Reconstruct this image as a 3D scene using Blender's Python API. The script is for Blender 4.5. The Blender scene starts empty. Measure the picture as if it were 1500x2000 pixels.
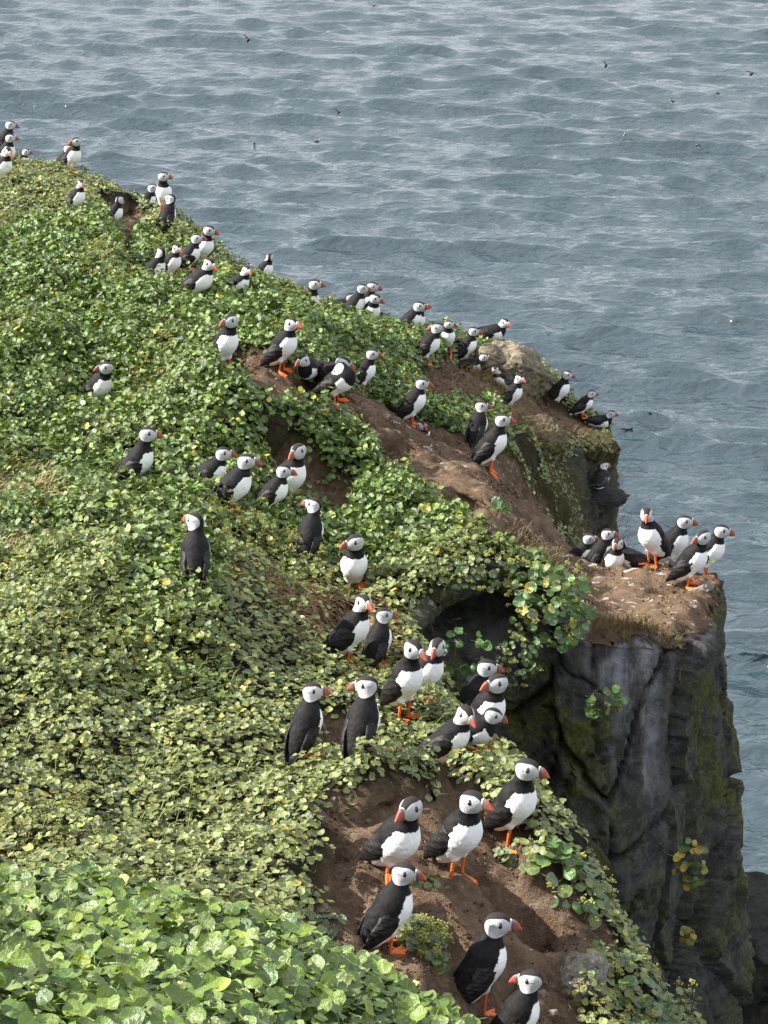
import bpy, math, random
import numpy as np
from mathutils import Vector, Matrix

# ------------------------------------------------------------------ camera, sky, sun, exposure
SC = bpy.context.scene
COL = SC.collection
ZC = 20.0                      # eye height above the sea
PITCH = math.radians(20.0)
F = 4280.0                     # focal length in pixels of a 1500 x 2000 frame
cam_d = bpy.data.cameras.new('camera')
cam = bpy.data.objects.new('camera', cam_d); COL.objects.link(cam)
cam.location = (0, 0, ZC); cam.rotation_euler = (math.pi/2 - PITCH, 0, 0)
cam_d.sensor_fit = 'VERTICAL'; cam_d.sensor_height = 36.0; cam_d.lens = F/2000*36.0
cam_d.clip_start = 0.1; cam_d.clip_end = 20000
SC.camera = cam

SUN_EL, SUN_AZ = math.radians(37), math.radians(-86)    # azimuth from +Y (straight ahead), negative = left
world = bpy.data.worlds.new('World'); SC.world = world; world.use_nodes = True
nt = world.node_tree; nt.nodes.clear()
sky = nt.nodes.new('ShaderNodeTexSky'); sky.sky_type = 'NISHITA'; sky.sun_disc = False
sky.sun_elevation = SUN_EL; sky.sun_rotation = SUN_AZ
sky.air_density = 1.0; sky.dust_density = 4.0; sky.ozone_density = 1.0
bg = nt.nodes.new('ShaderNodeBackground'); bg.inputs[1].default_value = 0.05
wo = nt.nodes.new('ShaderNodeOutputWorld')
hs = nt.nodes.new('ShaderNodeHueSaturation'); hs.inputs['Saturation'].default_value = 0.32      # thin even haze
nt.links.new(sky.outputs[0], hs.inputs['Color'])
# high thin cloud spread evenly over the whole sky
ctc = nt.nodes.new('ShaderNodeTexCoord'); cmp_ = nt.nodes.new('ShaderNodeMapping'); cmp_.inputs['Scale'].default_value = (1, 1, 2.5)
cno = nt.nodes.new('ShaderNodeTexNoise'); cno.inputs['Scale'].default_value = 3.2; cno.inputs['Detail'].default_value = 5
cmr = nt.nodes.new('ShaderNodeMapRange'); cmr.inputs[1].default_value = 0.35; cmr.inputs[2].default_value = 0.65; cmr.inputs[3].default_value = 0.5; cmr.inputs[4].default_value = 0.85
cmx = nt.nodes.new('ShaderNodeMix'); cmx.data_type = 'RGBA'; cmx.inputs[7].default_value = (14.0, 14.8, 16.0, 1)
nt.links.new(ctc.outputs['Generated'], cmp_.inputs[0]); nt.links.new(cmp_.outputs[0], cno.inputs['Vector']); nt.links.new(cno.outputs['Fac'], cmr.inputs[0])
nt.links.new(cmr.outputs[0], cmx.inputs[0]); nt.links.new(hs.outputs[0], cmx.inputs[6]); nt.links.new(cmx.outputs[2], bg.inputs[0]); nt.links.new(bg.outputs[0], wo.inputs[0])

sun_d = bpy.data.lights.new('sun', 'SUN'); sun_d.energy = 5.0; sun_d.angle = math.radians(0.6); sun_d.color = (1.0, 0.95, 0.87)
sun = bpy.data.objects.new('sun', sun_d); COL.objects.link(sun)
sdir = Vector((math.sin(SUN_AZ)*math.cos(SUN_EL), math.cos(SUN_AZ)*math.cos(SUN_EL), math.sin(SUN_EL)))
sun.rotation_euler = sdir.to_track_quat('Z', 'Y').to_euler(); sun.location = (-8, 6, 30)

vs = SC.view_settings
vs.view_transform = 'Standard'; vs.look = 'None'; vs.exposure = 1.32; vs.gamma = 1.0; vs.use_curve_mapping = False

# ------------------------------------------------------------------ helpers
rng = np.random.default_rng(7)
random.seed(7)
CAM = np.array([0, 0, ZC])
FWD = np.array([0, math.cos(PITCH), -math.sin(PITCH)])
UPV = np.array([0, math.sin(PITCH), math.cos(PITCH)])
def ray(px, py):
    v = FWD + np.array([1., 0, 0])*((px-750)/F) + UPV*((1000-py)/F)
    return v/np.linalg.norm(v)
def W(px, py, d): return CAM + ray(px, py)*d
def proj(P):
    v = np.atleast_2d(P) - CAM
    dep = v @ FWD
    return 750 + F*v[:, 0]/dep, 1000 - F*(v @ UPV)/dep, dep

def _hash(ix, iy, iz, seed):
    h = (ix*374761393 + iy*668265263 + iz*2147483647 + seed*974634777) & 0xFFFFFFFF
    h = ((h ^ (h >> 13))*1274126177) & 0xFFFFFFFF
    return (h ^ (h >> 16)) & 0xFFFFFFFF
def vnoise(x, y, z=0.0, seed=0):
    """smooth value noise, -1..1, vectorised"""
    x, y, z = np.broadcast_arrays(np.asarray(x, float), np.asarray(y, float), np.asarray(z, float))
    ix, iy, iz = np.floor(x).astype(np.int64), np.floor(y).astype(np.int64), np.floor(z).astype(np.int64)
    fx, fy, fz = x-ix, y-iy, z-iz
    fx = fx*fx*fx*(fx*(fx*6-15)+10); fy = fy*fy*fy*(fy*(fy*6-15)+10); fz = fz*fz*fz*(fz*(fz*6-15)+10)
    def g(a, b, c): return _hash(ix+a, iy+b, iz+c, seed)/4294967295.0
    x00 = g(0,0,0)*(1-fx)+g(1,0,0)*fx; x10 = g(0,1,0)*(1-fx)+g(1,1,0)*fx
    x01 = g(0,0,1)*(1-fx)+g(1,0,1)*fx; x11 = g(0,1,1)*(1-fx)+g(1,1,1)*fx
    return 2*((x00*(1-fy)+x10*fy)*(1-fz)+(x01*(1-fy)+x11*fy)*fz)-1
def fbm(x, y, z=0.0, oct=4, seed=0):
    s, a = 0, 1.0
    for i in range(oct):
        s = s + a*vnoise(x, y, z, seed+i*17); a *= 0.5; x, y, z = x*2.03, y*2.03, z*2.03
    return s
def voronoi(x, y, seed=0, jit=0.9):
    """F1, F2, cell hash 0..1, offset from the cell centre"""
    ix, iy = np.floor(x).astype(np.int64), np.floor(y).astype(np.int64)
    f1 = np.full(x.shape, 9.0); f2 = np.full(x.shape, 9.0); cid = np.zeros(x.shape); ox = np.zeros(x.shape); oy = np.zeros(x.shape)
    for a in (-1, 0, 1):
        for b in (-1, 0, 1):
            cx, cy = ix+a, iy+b
            h1 = _hash(cx, cy, cx*0, seed)/4294967295.0; h2 = _hash(cx, cy, cx*0+1, seed)/4294967295.0
            ex, ey = cx+0.5+jit*(h1-0.5)-x, cy+0.5+jit*(h2-0.5)-y; d = np.hypot(ex, ey)
            near = d < f1
            f2 = np.where(near, f1, np.minimum(f2, d)); cid = np.where(near, _hash(cx, cy, cx*0+2, seed)/4294967295.0, cid)
            ox = np.where(near, ex, ox); oy = np.where(near, ey, oy)
            f1 = np.where(near, d, f1)
    return f1, f2, cid, ox, oy
def sstep(a, b, x):
    t = np.clip((x-a)/(b-a), 0, 1); return t*t*(3-2*t)

def mesh_np(name, V, Fq, mats=(), attrs=None, smooth=True, face_mat=None):
    me = bpy.data.meshes.new(name)
    V = np.asarray(V, np.float32); Fq = np.asarray(Fq, np.int32)
    n, k = Fq.shape
    me.vertices.add(len(V)); me.vertices.foreach_set('co', V.ravel())
    me.loops.add(n*k); me.loops.foreach_set('vertex_index', Fq.ravel())
    me.polygons.add(n); me.polygons.foreach_set('loop_start', np.arange(n, dtype=np.int32)*k)
    try: me.polygons.foreach_set('loop_total', np.full(n, k, np.int32))
    except Exception: pass
    for m in mats: me.materials.append(m)
    if face_mat is not None: me.polygons.foreach_set('material_index', np.asarray(face_mat, np.int32))
    me.update(calc_edges=True)
    me.polygons.foreach_set('use_smooth', np.full(n, smooth, bool))
    for an, (ty, arr) in (attrs or {}).items():
        at = me.attributes.new(an, ty, 'POINT')
        at.data.foreach_set('vector' if ty == 'FLOAT_VECTOR' else 'value', np.asarray(arr, np.float32).ravel())
    me.validate()
    return me
def obj(name, me, parent=None, **props):
    o = bpy.data.objects.new(name, me); COL.objects.link(o)
    if parent is not None: o.parent = parent
    for k, v in props.items(): o[k] = v
    return o
def tag(o, label, cat, group=None):
    o['label'] = label; o['category'] = cat
    if group: o['group'] = group
    return o
def grid_faces(nu, nv, wrap=False):
    u = np.arange(nu if wrap else nu-1); v = np.arange(nv-1)
    U, Vv = np.meshgrid(u, v, indexing='ij'); U1 = (U+1) % nu
    return np.stack([U*nv+Vv, U1*nv+Vv, U1*nv+Vv+1, U*nv+Vv+1], -1).reshape(-1, 4)

# ------------------------------------------------------------------ material helpers
def mat(name):
    m = bpy.data.materials.new(name); m.use_nodes = True
    t = m.node_tree; t.nodes.clear()
    out = t.nodes.new('ShaderNodeOutputMaterial')
    return m, t, out
class N:
    def __init__(s, t): s.t = t
    def n(s, ty, **kw):
        nd = s.t.nodes.new(ty)
        for k, v in kw.items(): setattr(nd, k, v)
        return nd
    def link(s, a, b): s.t.links.new(a, b)
    def setin(s, nd, key, v):
        if hasattr(v, 'is_linked') or isinstance(v, bpy.types.NodeSocket): s.link(v, nd.inputs[key])
        else: nd.inputs[key].default_value = v
    def math(s, op, a, b=0.0, c=0.0, clamp=False):
        nd = s.n('ShaderNodeMath', operation=op, use_clamp=clamp)
        for i, v in enumerate((a, b, c)): s.setin(nd, i, v)
        return nd.outputs[0]
    def ramp(s, x, a, b, o0=0.0, o1=1.0, smooth=True):
        nd = s.n('ShaderNodeMapRange', interpolation_type='SMOOTHSTEP' if smooth else 'LINEAR')
        s.setin(nd, 0, x); nd.inputs[1].default_value = a; nd.inputs[2].default_value = b
        nd.inputs[3].default_value = o0; nd.inputs[4].default_value = o1
        return nd.outputs[0]
    def mix(s, f, a, b, blend='MIX'):
        nd = s.n('ShaderNodeMix', data_type='RGBA', blend_type=blend)
        s.setin(nd, 0, f)
        for key, v in ((6, a), (7, b)):
            if isinstance(v, tuple): v = (*v, 1.0) if len(v) == 3 else v
            s.setin(nd, key, v)
        return nd.outputs[2]
    def attr(s, name, ty='GEOMETRY'):
        return s.n('ShaderNodeAttribute', attribute_name=name, attribute_type=ty)
    def noise(s, vec, scale, detail=4, rough=0.55, dist=0.0):
        nd = s.n('ShaderNodeTexNoise'); s.setin(nd, 'Vector', vec)
        nd.inputs['Scale'].default_value = scale; nd.inputs['Detail'].default_value = detail
        nd.inputs['Roughness'].default_value = rough; nd.inputs['Distortion'].default_value = dist
        return nd.outputs['Fac']
    def pos(s):
        return s.n('ShaderNodeNewGeometry').outputs['Position']
    def mapping(s, vec, scale=(1,1,1), rot=(0,0,0)):
        nd = s.n('ShaderNodeMapping'); s.setin(nd, 0, vec)
        nd.inputs['Scale'].default_value = scale; nd.inputs['Rotation'].default_value = rot
        return nd.outputs[0]
    def bump(s, h, strength=0.5, dist=0.01, nrm=None):
        nd = s.n('ShaderNodeBump'); s.setin(nd, 'Height', h)
        nd.inputs['Strength'].default_value = strength; nd.inputs['Distance'].default_value = dist
        if nrm is not None: s.setin(nd, 'Normal', nrm)
        return nd.outputs[0]
    def bsdf(s, col, rough=0.6, spec=0.3, normal=None, **kw):
        nd = s.n('ShaderNodeBsdfPrincipled')
        if isinstance(col, tuple): col = (*col, 1.0)
        s.setin(nd, 'Base Color', col); s.setin(nd, 'Roughness', rough); s.setin(nd, 'Specular IOR Level', spec)
        if normal is not None: s.setin(nd, 'Normal', normal)
        for k, v in kw.items(): s.setin(nd, k.replace('_', ' '), v)
        return nd.outputs[0]
def simple_mat(name, col, rough=0.5, spec=0.3, var=0.25, scale=120, bump=0.15):
    m, t, out = mat(name); g = N(t)
    co = g.n('ShaderNodeTexCoord').outputs['Object']
    nz = g.noise(co, scale, 3)
    c = g.mix(g.ramp(nz, 0.3, 0.7), tuple(x*(1-var) for x in col), tuple(min(1, x*(1+var)) for x in col))
    g.link(g.bsdf(c, rough, spec, g.bump(nz, bump, 0.002)), out.inputs[0])
    return m
# ------------------------------------------------------------------ the hillside: control points (pixel, pixel, metres)
CTRL = [
 # crest and far slope
 (-350,150,18.0),(-150,255,16.6),(0,325,15.5),(130,345,15.0),(230,380,14.6),(320,425,14.2),(480,545,13.4),(600,605,13.2),(700,640,13.2),
 (780,655,13.3),(900,690,13.5),(960,690,13.8),(1010,700,14.0),(1080,795,14.0),(1110,812,14.0),(1190,858,13.9),
 (145,420,13.2),(220,450,12.8),(290,555,11.6),(390,590,11.2),(400,515,12.2),(460,582,11.4),(100,560,11.5),(-200,500,12.5),
 (0,700,10.2),(190,815,10.0),(-250,800,10.0),(440,728,9.3),(545,725,9.6),(560,640,10.8),(700,720,10.8),(650,785,9.6),(705,765,9.9),
 (800,828,10.4),(830,708,12.6),(905,705,12.9),(760,700,12.0),(870,790,11.9),(950,800,12.6),(995,802,12.8),(1050,830,13.0),
 # middle slope
 (0,1000,8.4),(-250,1050,8.2),(265,955,8.6),(405,962,8.7),(450,1000,8.5),(530,1006,8.7),(560,985,9.0),(605,1095,8.2),(385,1145,7.2),
 (690,1155,8.2),(690,950,9.2),(640,860,9.4),(720,900,9.3),(760,1010,8.8),(820,960,9.1),
 # shelf
 (860,880,9.6),(955,920,9.3),(930,872,9.9),(900,1000,8.9),(960,1040,8.7),(850,1085,8.2),(1000,1085,8.4),(1000,960,9.7),(1060,1010,9.7),(1110,1055,9.7),
 (1140,1190,8.4),(1200,1205,8.45),(1310,1212,8.5),(1400,1122,9.1),(1275,1103,9.15),(1340,1145,8.9),(1240,1085,9.5),(1330,1085,9.4),(1150,1110,9.1),
 # near slope
 (0,1200,7.3),(-250,1300,7.0),(0,1450,6.3),(-250,1500,6.2),(300,1300,6.9),(300,1500,6.2),(300,1745,5.5),(550,1300,7.2),(550,1600,6.0),(560,1780,5.45),
 (680,1305,7.5),(735,1308,7.6),(785,1412,6.9),(825,1372,7.2),(830,1275,7.6),(595,1492,6.5),(705,1482,6.6),(865,1498,6.5),(940,1465,6.7),(1000,1462,6.7),
 (640,1560,6.0),(760,1540,6.2),(870,1530,6.3),(1000,1648,6.1),(890,1712,5.6),(765,1702,5.65),(750,1855,5.35),(640,1740,5.5),(960,1690,5.85),
 (930,1968,5.5),(1000,2030,5.45),(1100,1600,6.3),(1140,1700,6.2),(1100,1720,5.95),(1180,1850,6.0),(1060,1850,5.75),(1330,2000,6.1),(1120,1950,5.75),
 (830,1860,5.3),(850,1960,5.2),(600,1860,5.1),(0,1700,5.5),(-200,1720,5.4),(1600,2300,5.9),(1000,2250,5.2),
 # foreground bank
 (0,1790,4.0),(200,1800,4.05),(420,1880,4.1),(560,1915,4.15),(720,1990,4.2),(860,2060,4.2),(0,2010,3.25),(500,2010,3.45),(-250,1800,3.9),(300,2300,2.6),(0,2500,2.2),(800,2300,3.3),
]
CP = np.array([W(*c) for c in CTRL])
SCL = np.array([1.0, 0.62])         # points lie thinner along the view, so shrink that axis
def _phi(r): return r
_A = CP[:, :2]*SCL
_n = len(_A)
_K = _phi(np.linalg.norm(_A[:, None]-_A[None], axis=2)) - 0.012*np.eye(_n)
_Pm = np.hstack([np.ones((_n, 1)), _A])
_S = np.zeros((_n+3, _n+3)); _S[:_n, :_n] = _K; _S[:_n, _n:] = _Pm; _S[_n:, :_n] = _Pm.T
_w = np.linalg.solve(_S, np.r_[CP[:, 2], 0, 0, 0])
def ztop(x, y):
    shp = np.shape(x); q = np.stack([np.ravel(x), np.ravel(y)], 1)*SCL
    out = np.empty(len(q))
    for i in range(0, len(q), 20000):
        c = q[i:i+20000]
        out[i:i+20000] = _phi(np.linalg.norm(c[:, None]-_A[None], axis=2)) @ _w[:_n] + _w[_n] + c @ _w[_n+1:]
    return out.reshape(shp)

# seaward edge in plan, from the far left crest round the outcrops to the near bank; last number = fall beyond the edge
EDGE = [(-700,60,20.0,1.0),(-350,140,18.3,1.0),(-150,245,16.8,1.0),(0,316,15.8,1.0),(130,337,15.3,1.0),(320,418,14.5,1.0),(480,537,13.7,1.0),(600,597,13.5,1.1),(780,646,13.6,1.2),
 (900,676,13.9,1.3),(1010,690,14.5,1.6),(1080,790,14.6,3.0),(1195,850,14.3,5.0),(1200,862,13.6,5.0),(1120,845,13.2,3.0),(1050,835,12.7,2.0),(1000,830,12.2,1.6),(960,840,11.6,1.6),
 (935,860,10.6,2.0),(985,925,10.2,3.0),(1060,1000,10.0,3.0),(1130,1052,9.9,3.0),(1250,1078,9.7,4.0),(1340,1080,9.6,8.0),(1400,1112,9.35,9.0),(1412,1128,9.0,9.0),
 (1375,1170,8.72,9.0),(1325,1215,8.5,9.0),(1200,1210,8.4,9.0),(1130,1190,8.35,9.0),(1040,1120,8.3,9.0),(960,1075,8.3,9.0),(870,1105,8.05,8.0),(800,1100,8.0,5.0),
 (795,1170,7.9,1.6),(828,1262,7.6,1.5),(870,1380,7.15,1.5),(1000,1450,6.75,1.5),(1100,1560,6.5,1.5),(1150,1660,6.35,1.3),(1180,1800,6.2,1.2),(1240,1900,6.2,1.2),(1350,2005,6.2,1.2),(1700,2300,6.0,1.2)]
EP = np.array([W(*e[:3]) for e in EDGE]); ES = np.array([e[3] for e in EDGE])
POLY = np.vstack([EP[:, :2], [[4, 0], [-14, 0], [-14, 20]]])
def in_poly(x, y, P):
    ins = np.zeros(np.shape(x), bool)
    for i in range(len(P)):
        x1, y1 = P[i]; x2, y2 = P[i-1]
        c = ((y1 > y) != (y2 > y)) & (x < (x2-x1)*(y-y1)/(y2-y1+1e-12)+x1)
        ins ^= c
    return ins
def seg_dist(x, y, P, S=None):
    best = np.full(np.shape(x), 1e9); sl = np.zeros(np.shape(x))
    for i in range(len(P)-1):
        a, b = P[i], P[i+1]; ab = b-a
        t = np.clip(((x-a[0])*ab[0]+(y-a[1])*ab[1])/(ab @ ab), 0, 1)
        d = np.hypot(x-a[0]-t*ab[0], y-a[1]-t*ab[1])
        m = d < best; best = np.where(m, d, best)
        if S is not None: sl = np.where(m, S[i]*(1-t)+S[i+1]*t, sl)
    return best, sl
def base_h(x, y):
    z = ztop(x, y)
    ins = in_poly(x, y, POLY)
    d, sl = seg_dist(x, y, EP[:, :2], ES)
    out = np.where(ins, 0, d)
    # rounded lip just inside, then the fall
    lip = np.where(ins, np.clip(0.10-d, 0, 0.1), 0.1)
    z = z - np.clip(sl, 0, 1.6)*lip*lip*3.0 - sl*np.maximum(out-0.0, 0)
    return np.maximum(z, -1.0)
def march(px, py, hf, d0=2.2, d1=26.0, step=0.008):
    r = ray(px, py); d = np.arange(d0, d1, step)
    P = CAM + r*d[:, None]
    below = P[:, 2] < hf(P[:, 0], P[:, 1])
    i = np.argmax(below)
    return P[i] if below.any() else None

# bare soil, traced where the photograph shows it, laid on the hillside in plan
SOIL_PX = [
 [(190,385),(255,396),(300,425),(275,455),(262,490),(285,520),(330,505),(345,520),(420,505),(445,555),(410,572),(330,565),(270,555),(240,500),(225,450)],
 [(415,700),(470,690),(600,728),(640,770),(720,758),(780,795),(850,825),(900,840),(960,850),(1010,915),(1070,985),(1120,1040),(1240,1065),(1430,1085),(1420,1140),(1360,1200),(1290,1240),(1160,1230),(1150,1190),(1105,1150),(1025,1110),(968,1072),(925,1035),(862,992),(835,958),(800,925),(755,915),(745,865),(700,830),(640,815),(580,805),(520,785),(440,750)],
 [(520,900),(560,870),(610,890),(640,925),(700,935),(765,900),(800,915),(770,935),(715,950),(690,975),(690,1015),(640,1010),(590,990),(545,965)],
 [(615,1380),(690,1385),(765,1425),(850,1465),(870,1500),(800,1500),(740,1495),(640,1460)],
 [(540,1455),(600,1465),(600,1480),(540,1475)],
 [(612,1590),(640,1550),(700,1560),(760,1545),(860,1555),(885,1500),(915,1530),(960,1560),(1000,1630),(1060,1680),(1120,1720),(1175,1800),(1200,1850),(1210,1900),(1150,1930),(1160,2060),(880,2060),(800,1960),(740,1930),(560,1850),(600,1800),(635,1770),(625,1680)],
 [(800,715),(850,705),(900,690),(960,684),(1010,694),(1085,786),(1190,848),(1196,862),(1120,852),(1060,880),(1010,850),(960,800),(900,790),(850,790),(815,760)],
 [(640,1180),(700,1190),(730,1215),(700,1240),(640,1225)],
 [(480,620),(560,640),(600,690),(575,690),(520,650)],
]
SOIL = []
for poly in SOIL_PX:
    w = [march(a, b, base_h) for a, b in poly]
    SOIL.append(np.array([p[:2] for p in w if p is not None]))
_ia = [i for i, e in enumerate(EDGE) if e[0] == 1060 and e[1] == 1000][0]; _ib = [i for i, e in enumerate(EDGE) if e[0] == 1130 and e[1] == 1190][0]
_cap = EP[_ia:_ib+1, :2]; _cc = _cap.mean(0); SOIL.append(_cc + (_cap-_cc)*1.12)        # the whole top of the promontory is bare
def soil_sd(x, y):
    """>0 inside bare soil, metres from its edge"""
    best = np.full(np.shape(x), -9.0)
    for P in SOIL:
        d, _ = seg_dist(x, y, np.vstack([P, P[:1]]))
        best = np.maximum(best, np.where(in_poly(x, y, P), d, -d))
    return best
PITS = []                      # burrow mouths and scrapes
for (px, py, rx, ry, dp) in [(905,968,.085,.09,.16),(775,850,.08,.10,.12),(1015,1745,.09,.09,.22),(618,745,.08,.10,.10),(560,922,.09,.10,.09),(650,1740,.09,.08,.07),(690,1575,.12,.06,.04),(820,1590,.10,.06,.06),
                             (860,1800,.06,.07,.10),(250,455,.10,.14,.07),(380,560,.12,.14,.07),(1000,1860,.07,.08,.08)]:
    q = march(px, py, base_h)
    if q is not None: PITS.append((q[0], q[1]+ry*.5, rx, ry, dp))
def hill(x, y):
    z = base_h(x, y)
    s = soil_sd(x, y) + 0.035*fbm(x*5, y*5, 0, 3, 5)
    out = np.where(in_poly(x, y, POLY), 0, 1)
    hum = 0.045*fbm(x*1.9, y*1.3, 0, 2, 3) + 0.026*vnoise(x*5.5, y*4.2, 0, 9)     # hummocks of the leafy mat
    bare = sstep(-0.04, 0.05, s)
    z = z + hum*(1-bare)*(1-out) - 0.055*bare + (0.026*fbm(x*7, y*5, 0, 3, 21)+0.03*fbm(x*2.6, y*2.2, 0, 2, 25))*bare*(1-out)
    for (cx, cy, rx, ry, dp) in PITS: z = z - dp*np.exp(-(((x-cx)/rx)**2+((y-cy)/ry)**2)**1.6)
    return z

STEP = 0.019
gx = np.arange(-4.6, 3.2, STEP); gy = np.r_[np.arange(1.6, 12.0, STEP), np.arange(12.0, 19.5, STEP*1.7)]
GX, GY = np.meshgrid(gx, gy, indexing='ij')
GZ = hill(GX, GY)
SOILG = soil_sd(GX, GY) + 0.035*fbm(GX*5, GY*5, 0, 3, 5)
_nx, _ny = np.gradient(GZ, gx, axis=0), np.gradient(GZ, gy, axis=1)
STEEP = np.hypot(_nx, _ny)
def bil(G, x, y):
    i = np.clip(np.searchsorted(gx, x)-1, 0, len(gx)-2); j = np.clip(np.searchsorted(gy, y)-1, 0, len(gy)-2)
    u = np.clip((x-gx[i])/(gx[i+1]-gx[i]), 0, 1); v = np.clip((y-gy[j])/(gy[j+1]-gy[j]), 0, 1)
    return G[i, j]*(1-u)*(1-v)+G[i+1, j]*u*(1-v)+G[i, j+1]*(1-u)*v+G[i+1, j+1]*u*v
def H(x, y): return bil(GZ, np.asarray(x, float), np.asarray(y, float))
def pick(px, py):
    return march(px, py, H)
def normal_at(x, y):
    e = 0.03
    n = np.array([H(x-e, y)-H(x+e, y), H(x, y-e)-H(x, y+e), 2*e]); return n/np.linalg.norm(n)

# ---- ground material: bare earth, litter coloured dark for the shade between leaves, rock where it is steep
def ground_mat():
    m, t, out = mat('hillside_earth'); g = N(t)
    P = g.pos()
    soil = g.attr('soil').outputs['Fac']; steep = g.attr('steep').outputs['Fac']
    n1 = g.noise(P, 6, 5, 0.6); n2 = g.noise(P, 34, 5, 0.65); n3 = g.noise(P, 140, 3, 0.6)
    earth = g.mix(g.ramp(n1, 0.3, 0.7), (0.095, 0.058, 0.035), (0.235, 0.155, 0.098))
    earth = g.mix(g.ramp(n2, 0.42, 0.72, 0, 0.7), earth, (0.31, 0.225, 0.155))
    earth = g.mix(g.ramp(n3, 0.62, 0.7, 0, 0.55), earth, (0.30, 0.24, 0.18))
    # droppings: small pale streaks
    ms = g.mapping(P, (13, 30, 30), (0, 0, 0.55)); ws = g.noise(ms, 1.0, 3, 0.6)
    dense = g.attr('guano').outputs['Fac']
    wm = g.math('MULTIPLY', g.ramp(ws, 0.60, 0.655), dense)
    earth = g.mix(wm, earth, (0.62, 0.58, 0.50))
    shaded_litter = g.mix(g.ramp(n2, 0.35, 0.65), (0.012, 0.013, 0.006), (0.045, 0.036, 0.018))
    c = g.mix(g.ramp(soil, -0.02, 0.015), shaded_litter, earth)
    moss = g.mix(g.ramp(n2, 0.35, 0.7), (0.05, 0.042, 0.02), (0.075, 0.08, 0.022))
    c = g.mix(g.math('MULTIPLY', g.math('MULTIPLY', g.ramp(steep, 1.2, 2.2), g.ramp(soil, -0.01, 0.03, 1.0, 0.0)), g.ramp(n1, 0.35, 0.6)), c, moss)
    h = g.math('ADD', g.math('MULTIPLY', n2, 0.7), g.math('MULTIPLY', n3, 0.35))
    n4 = g.noise(P, 75, 4, 0.7)
    h = g.math('ADD', h, g.math('MULTIPLY', g.math('ABSOLUTE', g.math('SUBTRACT', n4, 0.5)), 1.6))
    g.link(g.bsdf(c, 0.92, 0.12, g.bump(h, 1.0, 0.03)), out.inputs[0])
    return m
M_GROUND = ground_mat()
def blob(px, py, rad):
    p = pick(px, py)
    return np.exp(-((GX-p[0])**2+(GY-p[1])**2)/rad**2)
GU = np.clip(0.12 + blob(1230, 1130, 0.42) + blob(1120, 1090, 0.25) + blob(870, 880, 0.22) + blob(1330, 1160, .3) + 0.5*blob(1000, 950, .3) + .5*blob(640,740,.3), 0, 1)
# roughen the bare earth
rough = (0.014*fbm(GX*15, GY*15, 0, 3, 33) - 0.02*np.clip(vnoise(GX*7, GY*3.5, 0, 35)-.2, 0, 1))*sstep(-0.02, 0.06, SOILG)
V = np.stack([GX, GY, GZ+rough], -1).reshape(-1, 3)
# sideways lumps on steep ground
wob = sstep(0.9, 1.8, STEEP).ravel()[:, None]
V[:, :2] += wob*0.05*np.stack([fbm(V[:, 0]*4, V[:, 2]*6, V[:, 1]*4, 4, 51), fbm(V[:, 0]*4, V[:, 2]*6, V[:, 1]*4, 4, 57)], 1)
FQ = grid_faces(len(gx), len(gy))
zc = V[FQ][:, :, 2].max(1)
# where a rock wall closes the edge, the sheet stops at the edge
def nearest_seg(x, y):
    best = np.full(np.shape(x), 1e9); k = np.zeros(np.shape(x), int)
    for i in range(len(EP)-1):
        a, b = EP[i, :2], EP[i+1, :2]; ab = b-a
        t = np.clip(((x-a[0])*ab[0]+(y-a[1])*ab[1])/(ab @ ab), 0, 1); d = np.hypot(x-a[0]-t*ab[0], y-a[1]-t*ab[1])
        k = np.where(d < best, i, k); best = np.minimum(best, d)
    return k, best
def eidx(px, py): return [i for i, e in enumerate(EDGE) if e[0] == px and e[1] == py][0]
I0, I1, J0, J1 = eidx(1130, 1052), eidx(795, 1170), eidx(1010, 690), eidx(1050, 835)
ksg, kd = nearest_seg(GX.ravel(), GY.ravel())
cut = ~in_poly(GX.ravel(), GY.ravel(), POLY) & (kd > 0.001) & (((ksg >= I0) & (ksg < I1)) | ((ksg >= J0) & (ksg < J1)))
FQ = FQ[(zc > -0.9) & ~cut[FQ].all(1)]
ci = np.where(cut & (kd < 0.08))[0]                        # draw the sheet's border onto the edge line itself
a_, b_ = EP[ksg[ci], :2], EP[ksg[ci]+1, :2]; ab_ = b_-a_
t_ = np.clip((((V[ci, :2]-a_)*ab_).sum(1))/(ab_*ab_).sum(1), 0, 1)[:, None]
V[ci, :2] = a_+t_*ab_
cin = V[ci, :2] + (np.array([0.5, 8.9])-V[ci, :2])*0.0
V[ci, 2] = ztop(V[ci, 0], V[ci, 1]) - 0.115 + 0.01*fbm(V[ci, 0]*9, V[ci, 1]*9, 0, 2, 8)
used = np.unique(FQ); remap = np.full(len(V), -1); remap[used] = np.arange(len(used))
me = mesh_np('hillside', V[used], remap[FQ], [M_GROUND], {'soil': ('FLOAT', SOILG.ravel()[used]), 'steep': ('FLOAT', STEEP.ravel()[used]), 'guano': ('FLOAT', GU.ravel()[used])})
o_hill = obj('hillside', me, kind='structure')
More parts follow.
